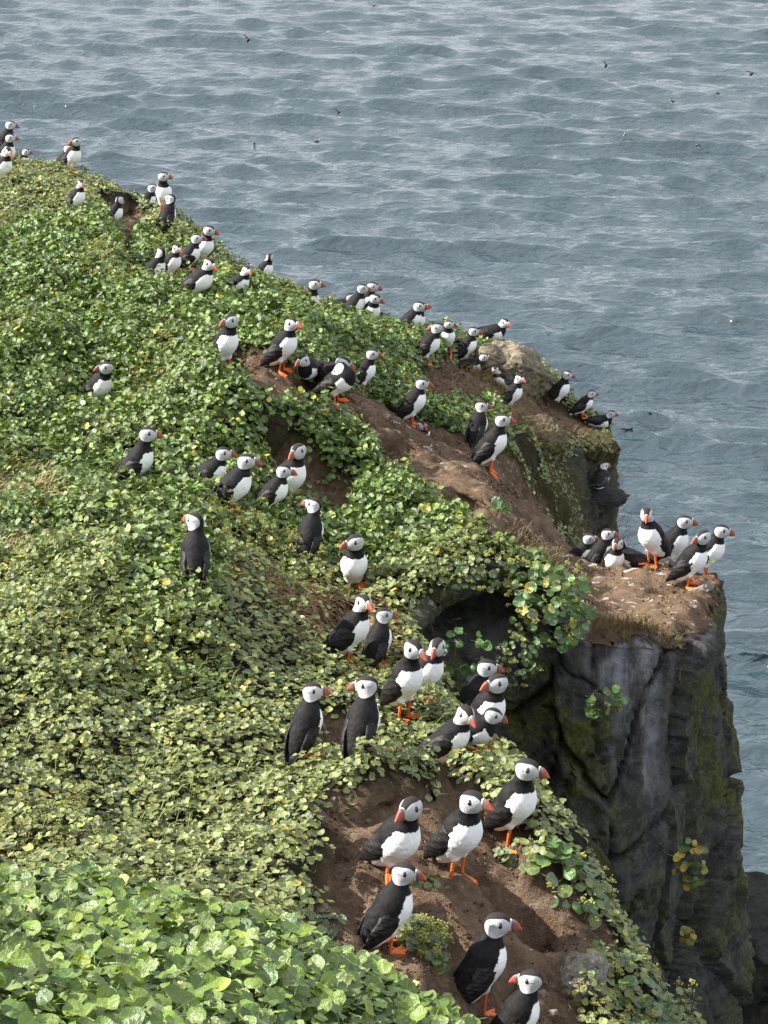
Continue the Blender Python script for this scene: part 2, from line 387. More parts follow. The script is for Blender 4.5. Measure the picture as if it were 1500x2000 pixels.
# ------------------------------------------------------------------ rock walls
def rock_mat(name, base=(0.042, 0.041, 0.039), moss=1.0):
    m, t, out = mat(name); g = N(t)
    P = g.pos()
    n0 = g.noise(P, 3.4, 4, 0.65); n1 = g.noise(P, 9, 5, 0.62); n2 = g.noise(P, 45, 5, 0.7); n3 = g.noise(P, 170, 3, 0.6)
    stk = g.noise(g.mapping(P, (14, 14, 1.6)), 1.0, 4, 0.6)
    c = g.mix(g.ramp(n1, 0.3, 0.7), tuple(b*0.6 for b in base), tuple(b*1.7 for b in base))
    c = g.mix(g.ramp(n2, 0.48, 0.7, 0, 0.75), c, tuple(b*2.4 for b in base))
    c = g.mix(g.ramp(stk, 0.55, 0.72, 0, 0.35), c, tuple(b*0.45 for b in base))
    pale = g.attr('pale').outputs['Fac']
    c = g.mix(g.math('MULTIPLY', g.math('MULTIPLY', pale, g.ramp(stk, 0.40, 0.66)), g.ramp(n1, 0.25, 0.6, 0.25, 1.0)), c, (0.25, 0.26, 0.285))
    mo = g.attr('moss').outputs['Fac']
    mf = g.math('MULTIPLY', g.ramp(g.math('ADD', g.math('MULTIPLY', n0, 0.6), g.math('MULTIPLY', n1, 0.4)), 0.44, 0.60), mo)
    mossc = g.mix(g.ramp(n2, 0.35, 0.7), (0.03, 0.036, 0.007), (0.11, 0.115, 0.02))
    c = g.mix(mf, c, mossc)
    c = g.mix(g.ramp(n3, 0.66, 0.72, 0, 0.6), c, (0.24, 0.23, 0.2))
    cr = g.attr('crack').outputs['Fac']
    c = g.mix(g.ramp(cr, 0.4, 1.0, 0, 0.55), c, (0.012, 0.012, 0.011))     # darker along the joints
    h = g.math('ADD', g.math('MULTIPLY', n2, 0.8), g.math('MULTIPLY', n3, 0.35))
    h = g.math('ADD', h, g.math('MULTIPLY', stk, 0.5))
    g.link(g.bsdf(c, 0.85, 0.2, g.bump(h, 0.9, 0.02)), out.inputs[0])
    return m
M_ROCK = rock_mat('cliff_rock')
M_ROCKD = rock_mat('ledge_rock', (0.02, 0.02, 0.021))

def resample(P, ds, smooth=6):
    P = np.asarray(P); seg = np.linalg.norm(np.diff(P[:, :2], axis=0), axis=1); L = np.r_[0, np.cumsum(seg)]
    n = int(L[-1]/ds)+2; s = np.linspace(0, L[-1], n)
    Q = np.stack([np.interp(s, L, P[:, k]) for k in range(3)], 1)
    for _ in range(smooth): Q[1:-1] = 0.25*Q[:-2]+0.5*Q[1:-1]+0.25*Q[2:]
    return Q, s
def rock_disp(s, z, seed, big=(3.3, 1.0), small=(8.5, 3.4)):
    """outward offset and joint mask of a jointed rock face in (along, height)"""
    ws = s + 0.035*fbm(s*3, z*3, 0, 3, seed+1) + 0.10*z*0.3; wz = z + 0.05*fbm(s*3, z*3, 4.2, 3, seed+2)
    f1, f2, cid, ox, oy = voronoi(ws*big[0], wz*big[1], seed)
    e = f2-f1; ck = 1-sstep(0.0, 0.045, e)
    t1, t2 = (cid*7.13) % 1 - .5, (cid*13.7) % 1 - .5          # every block has its own tilt
    g1, g2, cid2, ox2, oy2 = voronoi(ws*small[0], wz*small[1], seed+5)
    e2 = g2-g1; act = sstep(0.0, 0.35, vnoise(s*1.7, z*1.7, 0, seed+9)+0.35)
    ck2 = (1-sstep(0, 0.06, e2))*act
    u1, u2 = (cid2*7.13) % 1 - .5, (cid2*13.7) % 1 - .5
    d = 0.09*(cid-0.5) + 0.16*(t1*ox+t2*oy*0.6) + act*(0.022*(cid2-0.5) + 0.055*(u1*ox2+u2*oy2)) - 0.08*ck - 0.03*ck2
    h1, h2, cid3, ox3, oy3 = voronoi(ws*26, wz*15, seed+13)
    d += 0.012*(cid3-.5) + 0.02*(((cid3*5.3) % 1-.5)*ox3+((cid3*9.1) % 1-.5)*oy3)
    d += 0.022*fbm(s*2.0, z*1.5, 0, 2, seed+20) + 0.011*fbm(s*14, z*9, 0, 4, seed+30)
    return d, np.maximum(ck, 0.6*ck2)
def rim_z(path, side):
    Q, _ = resample(path, 0.05, 2)
    T = np.gradient(Q[:, :2], axis=0); T /= np.linalg.norm(T, axis=1)[:, None]; Nn = np.stack([T[:, 1], -T[:, 0]], 1)*side
    zz = np.min([H(Q[:, 0]-Nn[:, 0]*k, Q[:, 1]-Nn[:, 1]*k) for k in (.05, .07)], 0) - 0.012
    for _ in range(2): zz[1:-1] = .25*zz[:-2]+.5*zz[1:-1]+.25*zz[2:]
    Q[:, 2] = zz; return Q
def wall(name, path, zlow, ds, material, seed, lean=0.0, side=1, zfine=None, extra=None, cap=0.0, masks=None, rim=0.06):
    Q, s = resample(path, ds)
    T = np.gradient(Q[:, :2], axis=0); T /= np.linalg.norm(T, axis=1)[:, None]
    Nn = np.stack([T[:, 1], -T[:, 0]], 1)*side
    for _ in range(10): Nn[1:-1] = 0.25*Nn[:-2]+0.5*Nn[1:-1]+0.25*Nn[2:]
    zf = zfine if zfine is not None else zlow
    t1 = np.arange(0, Q[:, 2].max()-zf, ds); t2 = np.geomspace(ds*3, max(ds*3.1, zf-zlow+0.1), 30) + t1[-1] if zf > zlow+0.2 else np.array([])
    tt = np.r_[t1, t2]
    S, TT = np.meshgrid(s, tt, indexing='ij')
    Z = Q[:, 2][:, None] - TT
    d, ck = rock_disp(S, Z, seed)
    fade = sstep(0.0, rim, TT)
    off = d*fade - rim*(1-fade)**1.5 + lean*TT
    if extra is not None: off = off + extra(Q, S, TT, Z)
    X = Q[:, 0][:, None] + Nn[:, 0][:, None]*off; Y = Q[:, 1][:, None] + Nn[:, 1][:, None]*off
    Zd = Z + 0.012*fbm(S*9, Z*9, 3, 3, seed+40)*fade
    V = np.stack([X, Y, Zd], -1)
    cols = [V]
    if cap > 0:
        k = np.linspace(cap, 0.02, 12)
        C = np.stack([np.stack([Q[:, 0]-Nn[:, 0]*(q+rim*0.5), Q[:, 1]-Nn[:, 1]*(q+rim*0.5), Q[:, 2]+0.03*fbm(s*4, s*0+q*6, 0, 3, seed)+0.02], 1) for q in k], 1)
        V = np.concatenate([C, V], 1); ck = np.concatenate([np.zeros((len(s), 12)), ck], 1)
    nu, nv = V.shape[:2]; VV = V.reshape(-1, 3)
    at = {'crack': ('FLOAT', ck.ravel())}
    px, py, _ = proj(VV)
    mo, pa = masks(px, py, VV) if masks else (np.full(len(VV), 0.8), np.zeros(len(VV)))
    at['moss'] = ('FLOAT', mo); at['pale'] = ('FLOAT', pa)
    fq = grid_faces(nu, nv)
    if side > 0: fq = fq[:, ::-1]
    return obj(name, mesh_np(name, VV, fq, [material], at), kind='structure')

# main promontory: from behind the tip round the corner to the hollow
i0 = [i for i, e in enumerate(EDGE) if e[0] == 1130 and e[1] == 1052][0]; i1 = [i for i, e in enumerate(EDGE) if e[0] == 795][0]
path = EP[i0:i1+1].copy(); path = np.vstack([path, W(800, 1260, 7.95)])
path = rim_z(path, -1)
hp = W(905, 1225, 8.25); hp2 = W(960, 1180, 8.4)
def hollow(Q, S, TT, Z):
    X = Q[:, 0][:, None]; Y = Q[:, 1][:, None]
    d = -0.42*np.exp(-((X-hp[0])/0.17)**2 - ((Z-hp[2])/0.15)**2*1.0)*sstep(0.10, 0.22, TT)
        # the seaward side leans out towards its foot
    d += 0.10*np.clip(TT, 0, 2.5)*sstep(0.95, 1.3, X)*sstep(8.1, 8.5, Y)
    # a broad buttress and a set-back bay
    d += 0.03*sstep(0.0, 0.3, TT)*np.sin(X*7.5+1.2) + 0.05*sstep(0.4, 1.2, TT)
    return d
def masks_b(px, py, V):
    def bl(cx, cy, rx, ry): return np.exp(-((px-cx)/rx)**2-((py-cy)/ry)**2)
    pale = np.clip(1.3*bl(1245, 1360, 55, 130)+0.9*bl(1265, 1270, 70, 35)+0.6*bl(1180, 1300, 40, 60)+0.5*bl(1240, 1480, 25, 80)+.5*bl(1260,1600,40,120), 0, 1)
    pale = np.clip(pale+0.35*np.exp(-((py-1235)/45)**2), 0, 1)
    moss = np.clip(0.55+1.2*bl(940, 1320, 130, 170)+1.2*bl(1060, 1360, 110, 110)+1.1*bl(1340, 1290, 60, 150)+1.0*bl(1330, 1190, 60, 60)+0.5*bl(1150, 1600, 60, 150)+1.0*bl(1200, 1235, 90, 22)+0.8*bl(1420,1500,25,300), 0, 1)*(1-0.8*np.clip(pale, 0, 1))
    return moss, pale
wall('cliff', path, -0.6, 0.013, M_ROCK, 11, side=-1, zfine=ZC-6.3, extra=hollow, masks=masks_b, rim=0.06)
# far outcrop's seaward face
j0 = [i for i, e in enumerate(EDGE) if e[0] == 1010][0]; j1 = [i for i, e in enumerate(EDGE) if e[0] == 1050][0]
pathA = EP[j0:j1+1].copy(); pathA = rim_z(pathA, -1)
wall('outcrop_cliff', pathA, -0.6, 0.02, M_ROCK, 31, side=-1, zfine=ZC-6.5, rim=0.06, lean=0.03,
     masks=lambda px, py, V: (np.clip(0.3+0.9*np.exp(-((py-850)/28)**2), 0, 1), np.zeros(len(V))))
# low dark ledge beyond the foot of the cliff
pl = [W(1395, 1870, 12.6), W(1425, 1870, 12.0), W(1470, 1880, 11.6), W(1540, 1874, 11.4), W(1640, 1880, 11.2), W(1800, 1870, 11.8)]
pl = np.array(pl); pl[:, 2] = pl[:, 2].mean() + np.array([0.05, 0.03, 0.0, 0.02, -0.02, 0])
wall('rock_ledge', pl, -0.6, 0.025, M_ROCKD, 57, side=1, zfine=ZC-8.2, rim=0.05, cap=0.45, lean=0.08, masks=lambda px, py, V: (np.full(len(V), 0.12), np.zeros(len(V))))

# ------------------------------------------------------------------ sea
def sea_mat():
    m, t, out = mat('sea_water'); g = N(t)
    P = g.pos()
    m1 = g.mapping(P, (0.8, 1.7, 1.0), (0, 0, 0.16))
    n1 = g.noise(m1, 0.8, 2, 0.5, 0.4); n2 = g.noise(m1, 2.6, 2, 0.5, 0.4); n3 = g.noise(m1, 9, 2, 0.5)
    h = g.math('ADD', g.math('MULTIPLY', n1, 0.24), g.math('ADD', g.math('MULTIPLY', n2, 0.22), g.math('MULTIPLY', n3, 0.02)))
    nb = g.bump(h, 1.0, 0.55)
    foam = g.attr('foam').outputs['Fac']
    ff = g.math('MULTIPLY', g.ramp(foam, 0.5, 1.0), g.ramp(n3, 0.45, 0.6))
    c = g.mix(ff, (0.020, 0.038, 0.047), (0.75, 0.78, 0.8))
    rg = g.math('ADD', g.math('MULTIPLY', ff, 0.5), 0.075)
    g.link(g.bsdf(c, rg, 1.0, nb, IOR=1.49), out.inputs[0])
    return m
nd, na = 1400, 400
dist = np.geomspace(18.0, 420.0, nd)
ang = np.linspace(-0.34, 0.34, na)
D, A_ = np.meshgrid(dist, ang, indexing='ij')
X0 = D*np.sin(A_); Y0 = D*np.cos(A_)
wr = np.random.default_rng(42)
Zs = np.zeros_like(X0); DX = np.zeros_like(X0); DY = np.zeros_like(X0)
lam = np.exp(np.linspace(math.log(0.5), math.log(11.0), 84))
cell = np.gradient(dist)[:, None]
for L in lam:
    L = L*wr.uniform(.95, 1.05)
    th = math.radians(-90 - 8) + wr.normal(0, 0.16 if L > 3 else 0.34)         # waves run towards the viewer
    k = 2*math.pi/L; a = 0.0175*L**0.86*math.exp(-(L/7.0)**2)*wr.uniform(0.5, 1.5)
    ph = wr.uniform(0, 2*math.pi)
    lod = np.clip((L/cell-2.2)/2.5, 0, 1)
    arg = k*(X0*math.cos(th)+Y0*math.sin(th))+ph
    env = 0.72+0.45*vnoise(X0/(L*2.2)+ph*9, Y0/(L*1.6)+ph*5, 0, 3)
    Zs += a*lod*env*np.cos(arg); DX -= 0.85*a*lod*env*math.cos(th)*np.sin(arg); DY -= 0.85*a*lod*env*math.sin(th)*np.sin(arg)
sg = Zs.std(); q_ = np.clip(Zs/sg, -3, 2.7); Zs = 0.95*sg*(np.exp(0.22*q_)-1)/0.22              # narrow crests, broad flat troughs
foam = sstep(0.50, 0.62, Zs + 0.06*fbm(X0*1.7, Y0*1.7, 0, 3, 4))
Vs = np.stack([X0+DX, Y0+DY, Zs], -1).reshape(-1, 3)
M_SEA = sea_mat()
me = mesh_np('sea', Vs, grid_faces(nd, na)[:, ::-1], [M_SEA], {'foam': ('FLOAT', foam.ravel())})
obj('sea', me, kind='structure')
# the rest of the sea, out to the horizon
R = np.array([0.5, 16, 60, 150, 420, 1500, 9000.]); TH = np.linspace(0, 2*math.pi, 96, endpoint=False)
VV = np.array([[r*math.sin(a), r*math.cos(a), -0.6] for a in TH for r in R])
obj('open_sea', mesh_np('open_sea', VV, grid_faces(96, len(R), wrap=True), [M_SEA]), kind='structure')
def sea_z(x, y):
    d = math.hypot(x, y); a = math.atan2(x, y)
    i = int(np.clip(np.searchsorted(dist, d), 0, nd-1)); j = int(np.clip(np.searchsorted(ang, a), 0, na-1))
    return float(Zs[i, j])

# ------------------------------------------------------------------ boulders and stones
def rock_np(sub, size, seed, flat=0.5):
    import bmesh
    bm = bmesh.new(); bmesh.ops.create_icosphere(bm, subdivisions=sub, radius=1.0)
    V = np.array([v.co[:] for v in bm.verts]); Fc = np.array([[v.index for v in f.verts] for f in bm.faces]); bm.free()
    r = np.random.default_rng(seed)
    for _ in range(11):                                    # broken faces
        n = r.normal(size=3); n /= np.linalg.norm(n); c = r.uniform(0.55, 0.86)
        dd = V @ n - c; V -= np.where(dd > 0, dd, 0)[:, None]*n*0.93
    nn = V/np.linalg.norm(V, axis=1)[:, None]
    V = V + nn*(0.09*fbm(V[:, 0]*3, V[:, 1]*3, V[:, 2]*3, 4, seed) + 0.03*fbm(V[:, 0]*11, V[:, 1]*11, V[:, 2]*11, 3, seed+3))[:, None]
    return V*np.array(size), Fc
M_BOUL = rock_mat('lichen_stone', (0.14, 0.122, 0.085))
M_PEB = rock_mat('pale_stone', (0.17, 0.155, 0.13))
def boulder(name, px, py, d, size, rot, seed, label, m=M_BOUL, moss=0.5, sub=4, cat='boulder', group=None):
    V, Fc = rock_np(sub, size, seed)
    R_ = np.array(Matrix.Rotation(rot[2], 3, 'Z') @ Matrix.Rotation(rot[1], 3, 'Y') @ Matrix.Rotation(rot[0], 3, 'X'))
    V = V @ R_.T
    up = np.clip((-V[:, 2]*.9+V[:, 0]*.9)/max(size)*1.2+0.25, 0, 1)
    me = mesh_np(name, V, Fc, [m], {'crack': ('FLOAT', np.zeros(len(V))), 'moss': ('FLOAT', np.clip(moss*up*2, 0, 1)), 'pale': ('FLOAT', np.zeros(len(V)))}, smooth=False)
    o = obj(name, me); o.location = W(px, py, d)
    return tag(o, label, cat, group)
boulder('boulder', 1010, 722, 13.9, (0.25, 0.24, 0.19), (0.1, 0.45, 0.2), 3, 'large weathered boulder at the crest with a dark mossy seaward side', moss=1.0, sub=5)
boulder('boulder', 952, 705, 13.5, (0.12, 0.12, 0.10), (0.3, 0.1, 1.1), 5, 'smaller rounded pale boulder just left of the largest crest boulder', moss=0.1)
M_BROWN = rock_mat('brown_stone', (0.10, 0.075, 0.045))
boulder('boulder', 1185, 968, 13.45, (0.17, 0.11, 0.05), (0.1, 0.15, 0.1), 18, 'dark rock step under the crouched puffin on the far outcrop face', m=M_ROCKD, moss=0.3)
boulder('boulder', 1055, 862, 12.95, (0.15, 0.16, 0.15), (0.2, 0.2, 0.5), 8, 'brown lichened rock at the outcrop lip under a standing puffin', m=M_BROWN, moss=0.6, sub=5)
boulder('boulder', 1125, 1915, 5.86, (0.06, 0.085, 0.11), (0.35, 0.75, 0.3), 12, 'angular grey rock jutting from the brown bank near the bottom edge', m=M_PEB, moss=0.1, sub=5)
boulder('boulder', 1150, 1955, 5.9, (0.06, 0.07, 0.055), (0.2, 0.4, 1.3), 14, 'darker rough rock tucked under the angular grey rock in the bank', moss=0.5)
for k, (px, py, r_, lab) in enumerate([
    (1030, 1832, .013, 'small oval grey stone stuck in the bank above the angular rock'),
    (1033, 1855, .010, 'tiny grey stone directly below the oval one in the bank'),
    (1018, 1800, .009, 'highest small stone of the three in the brown bank'),
    (1058, 1940, .016, 'pale flecked stone left of the angular grey rock'),
    (1078, 1980, .017, 'long pale stone low in the bank at the bottom edge'),
    (1315, 1105, .028, 'flat cream stone at the feet of the puffins on the cliff tip'),
    (1330, 1128, .026, 'cream stone at the cliff rim beneath orange webbed feet'),
    (1375, 1150, .045, 'rounded mossy stone on the outermost corner of the cliff tip'),
    (650, 1562, .012, 'little pink brown stone under the leaf mat of the near bank')]):
    p = pick(px, py)
    if p is None: continue
    d = float(np.linalg.norm(p-CAM))
    boulder('stone', px, py, d, (r_, r_*1.1, r_*0.75), (0.2, 0.4*(k % 3), k*1.3), 40+k, lab, m=M_PEB, moss=0.2 if k < 7 else 0.8, sub=3, cat='stone', group='loose stones')
# ------------------------------------------------------------------ puffins
def surface_net(f, lo, hi, h):
    n = np.ceil((hi-lo)/h).astype(int)+1
    ax = [lo[k]+h*np.arange(n[k]) for k in range(3)]
    X, Y, Z = np.meshgrid(*ax, indexing='ij')
    D = f(np.stack([X, Y, Z], -1).reshape(-1, 3)).reshape(n)
    ins = D < 0
    c = [ins[a:n[0]-1+a, b:n[1]-1+b, e:n[2]-1+e] for a in (0, 1) for b in (0, 1) for e in (0, 1)]
    cnt = sum(x.astype(int) for x in c); act = (cnt > 0) & (cnt < 8)
    ci = np.argwhere(act); idx = np.full(act.shape, -1); idx[act] = np.arange(len(ci))
    acc = np.zeros((len(ci), 3)); w = np.zeros(len(ci))
    corners = np.array([(a, b, e) for a in (0, 1) for b in (0, 1) for e in (0, 1)])
    dv = np.stack([D[ci[:, 0]+a, ci[:, 1]+b, ci[:, 2]+e] for a, b, e in corners], 1)
    for i in range(8):
        for j in range(i+1, 8):
            if abs(corners[i]-corners[j]).sum() == 1:
                a, b = dv[:, i], dv[:, j]; m = (a < 0) != (b < 0)
                t = np.where(m, a/(a-b+1e-12), 0)
                acc += m[:, None]*(corners[i]+t[:, None]*(corners[j]-corners[i])); w += m
    V = lo + h*(ci + acc/w[:, None])
    quads = []
    for k in range(3):
        o1, o2 = (k+1) % 3, (k+2) % 3
        sl0 = [slice(None)]*3; sl1 = [slice(None)]*3; sl0[k] = slice(0, -1); sl1[k] = slice(1, None)
        e = np.argwhere(ins[tuple(sl0)] != ins[tuple(sl1)])
        e = e[(e[:, o1] > 0) & (e[:, o2] > 0) & (e[:, o1] < n[o1]-1) & (e[:, o2] < n[o2]-1)]
        def at(d1, d2):
            q = e.copy(); q[:, o1] += d1; q[:, o2] += d2; return idx[q[:, 0], q[:, 1], q[:, 2]]
        Q = np.stack([at(-1, -1), at(0, -1), at(0, 0), at(-1, 0)], 1)
        flip = ~ins[e[:, 0], e[:, 1], e[:, 2]]
        Q[flip] = Q[flip][:, ::-1]
        quads.append(Q)
    Q = np.vstack(quads); Q = Q[(Q >= 0).all(1)]
    for _ in range(2):                                     # settle on the surface
        d0 = f(V); e = 0.001
        G = np.stack([f(V+np.eye(3)[k]*e)-f(V-np.eye(3)[k]*e) for k in range(3)], 1)/(2*e)
        V = V - (d0/np.maximum((G*G).sum(1), 0.2))[:, None]*G*0.8
    return V, Q
def smin(a, b, k):
    h = np.clip(0.5+0.5*(b-a)/k, 0, 1); return b*(1-h)+a*h - k*h*(1-h)
def sd_ell(P, c, R, r):
    q = (P-c) @ R; k0 = np.linalg.norm(q/r, axis=1); k1 = np.linalg.norm(q/(np.array(r)**2), axis=1)
    return k0*(k0-1)/np.maximum(k1, 1e-9)
def sd_cone(P, a, b, ra, rb):
    ab = b-a; t = np.clip((P-a) @ ab/(ab @ ab), 0, 1)
    return np.linalg.norm(P-a-t[:, None]*ab, axis=1) - (ra+(rb-ra)*t)

def feather_mat(name, wing=False):
    m, t, out = mat(name); g = N(t)
    co = g.n('ShaderNodeTexCoord').outputs['Object']
    n1 = g.noise(co, 55, 4, 0.6); n2 = g.noise(g.mapping(co, (260, 260, 90)), 1.0, 3, 0.6)
    black = g.mix(g.ramp(n1, 0.3, 0.72), (0.0045, 0.0045, 0.0052), (0.017, 0.0155, 0.0155))
    if wing:
        st = g.attr('quill').outputs['Fac']
        black = g.mix(g.ramp(st, 0.6, 1.0, 0, 0.7), black, (0.045, 0.037, 0.032))
        h = g.math('ADD', st, g.math('MULTIPLY', n2, 0.4))
        g.link(g.bsdf(black, 0.55, 0.25, g.bump(h, 0.8, 0.003)), out.inputs[0]); return m
    w = g.attr('white').outputs['Fac']; f = g.attr('face').outputs['Fac']; cr = g.attr('crown').outputs['Fac']
    jit = g.math('MULTIPLY', g.math('SUBTRACT', n2, 0.5), 0.012)
    white = g.mix(g.ramp(n1, 0.35, 0.75), (0.80, 0.80, 0.79), (0.88, 0.88, 0.87))
    tan = g.attr('stain').outputs['Fac']
    white = g.mix(g.math('MULTIPLY', tan, g.ramp(n1, 0.35, 0.7)), white, (0.42, 0.29, 0.19))
    c = g.mix(g.ramp(cr, -0.002, 0.004), black, g.mix(n1, (0.016, 0.014, 0.0135), (0.034, 0.029, 0.028)))
    c = g.mix(g.ramp(g.math('ADD', w, jit), -0.0012, 0.0012), c, white)
    face = g.mix(g.ramp(n1, 0.3, 0.8), (0.40, 0.40, 0.405), (0.54, 0.54, 0.535))
    ln = g.attr('crease').outputs['Fac']
    face = g.mix(g.ramp(ln, 0.0, 0.0034, 0.8, 0.0), face, (0.16, 0.15, 0.15))
    c = g.mix(g.ramp(f, -0.0009, 0.0009), c, face)
    g.link(g.bsdf(c, 0.7, 0.15, g.bump(g.math('ADD', n2, n1), 0.35, 0.004)), out.inputs[0])
    return m
M_FEA = feather_mat('puffin_plumage'); M_WING = feather_mat('puffin_wing', True)
M_ORG = simple_mat('beak_red_orange', (0.38, 0.08, 0.045), 0.6, 0.45, 0.2, 90)
M_SLATE = simple_mat('beak_slate', (0.10, 0.11, 0.135), 0.45, 0.4, 0.2, 90)
M_CREAM = simple_mat('beak_cream', (0.62, 0.50, 0.32), 0.5, 0.35, 0.15, 90)
M_YEL = simple_mat('gape_yellow', (0.65, 0.30, 0.03), 0.5, 0.35, 0.2, 200)
M_LEG = simple_mat('leg_orange', (0.66, 0.14, 0.025), 0.5, 0.35, 0.25, 160, 0.4)
M_EYE = simple_mat('eye_dark', (0.006, 0.005, 0.006), 0.15, 0.6, 0.1, 60, 0.0)
M_RING = simple_mat('eye_ring', (0.06, 0.045, 0.045), 0.5, 0.3, 0.2, 200)

# --- shared small parts
def make_beak():
    # stations along the beak: t, top, bottom, half width
    T = np.array([0, .06, .12, .2, .3, .38, .44, .5, .58, .68, .78, .88, .95, 1.0])
    x = 0.029+0.0445*T
    top = 0.0205 - 0.0025*T - 0.0325*T**2.7; bot = -0.0245 + 0.0085*T**1.3 - 0.0015*np.sin(T*3.1)
    mid = -0.0145
    top = np.maximum(top, mid+0.001); bot = np.minimum(bot, mid-0.0004)
    hw = 0.0102*(1-T)**0.6+0.0014
    for i, t in enumerate(T):
        if t in (0.06, 0.38): hw[i] += 0.0010; top[i] += 0.0008
        if t in (0.58, 0.78): hw[i] -= 0.0006
    A = np.linspace(0, 2*math.pi, 16, endpoint=False)
    V = []
    for i in range(len(T)):
        c = (top[i]+bot[i])/2; r = (top[i]-bot[i])/2
        for a in A:
            V.append((x[i], hw[i]*np.sign(math.sin(a))*abs(math.sin(a))**0.8, c+r*math.cos(a)))
    V = np.array(V); Fq = []; fm = []
    for i in range(len(T)-1):
        tm = (T[i]+T[i+1])/2
        mi = 2 if tm < .1 else 1 if tm < .35 else 2 if tm < .41 else 0
        for j in range(16):
            Fq.append([i*16+j, i*16+(j+1) % 16, (i+1)*16+(j+1) % 16, (i+1)*16+j]); fm.append(mi)
    # gape rosettes
    for s in (-1, 1):
        b = len(V); c = np.array([0.031, s*0.0118, -0.0145])
        pts = [c + 0.0042*np.array([math.cos(p)*math.cos(q)*1.1, math.sin(p)*math.cos(q)*0.7, math.sin(q)]) for q in (-1.2, -.6, 0, .6, 1.2) for p in np.linspace(0, 2*math.pi, 8, endpoint=False)]
        V = np.vstack([V, pts])
        for r_ in range(4):
            for k in range(8): Fq.append([b+r_*8+k, b+r_*8+(k+1) % 8, b+r_*8+8+(k+1) % 8, b+r_*8+8+k]); fm.append(3)
    return mesh_np('beak', V, np.array(Fq)[:, ::1], [M_ORG, M_SLATE, M_CREAM, M_YEL], face_mat=fm)
def make_eye():
    V = []; Fq = []; fm = []
    for (r, d, mi) in ((0.0066, 0.0010, 1), (0.0048, 0.0026, 0)):
        b = len(V)
        for q in (0.0, 0.5, 1.0, 1.45):
            for p in np.linspace(0, 2*math.pi, 12, endpoint=False):
                k = 1.0 + (0.55*max(0, math.sin(p))**3 if mi == 1 else 0)
                V.append((r*math.cos(q)*math.cos(p)*(0.8 if mi == 1 else 1), d*math.sin(q), r*math.cos(q)*math.sin(p)*k))
        for i in range(3):
            for k in range(12): Fq.append([b+i*12+k, b+i*12+(k+1) % 12, b+i*12+12+(k+1) % 12, b+i*12+12+k]); fm.append(mi)
    return mesh_np('eye', np.array(V), np.array(Fq), [M_EYE, M_RING], face_mat=fm)
def make_foot():
    tips = [(-0.40, .040), (0.0, .047), (0.42, .040)]
    P = [(-.006, 0)]
    rim = []
    for i, (a, l) in enumerate(tips):
        rim.append((l*math.cos(a-.045), l*math.sin(a-.045))); rim.append((l*1.06*math.cos(a), l*1.06*math.sin(a))); rim.append((l*math.cos(a+.045), l*math.sin(a+.045)))
        if i < 2: am = (a+tips[i+1][0])/2; rim.append((.036*math.cos(am), .036*math.sin(am)))
    rim = [(0.0, -.006)] + rim + [(0.0, .006)]
    n = len(rim); top = [(-.006, 0, .007)] + [(x, y, .0045 if k % 4 in (1, 2, 3) else .002) for k, (x, y) in enumerate(rim)]
    bot = [(-.006, 0, -.003)] + [(x, y, -.002) for x, y in rim]
    V = np.array(top+bot); m = n+1; Fc = []
    for k in range(1, n): Fc.append([0, k, k+1, k+1]); Fc.append([m, m+k+1, m+k, m+k]); Fc.append([k, m+k, m+k+1, k+1])
    Fc.append([0, n, m+n, m]); Fc.append([0, m, m+1, 1])
    me = bpy.data.meshes.new('foot'); me.from_pydata([tuple(v) for v in V], [], [tuple(dict.fromkeys(f)) for f in Fc]); me.materials.append(M_LEG); me.update()
    return me
ME_BEAK, ME_EYE, ME_FOOT = make_beak(), make_eye(), make_foot()

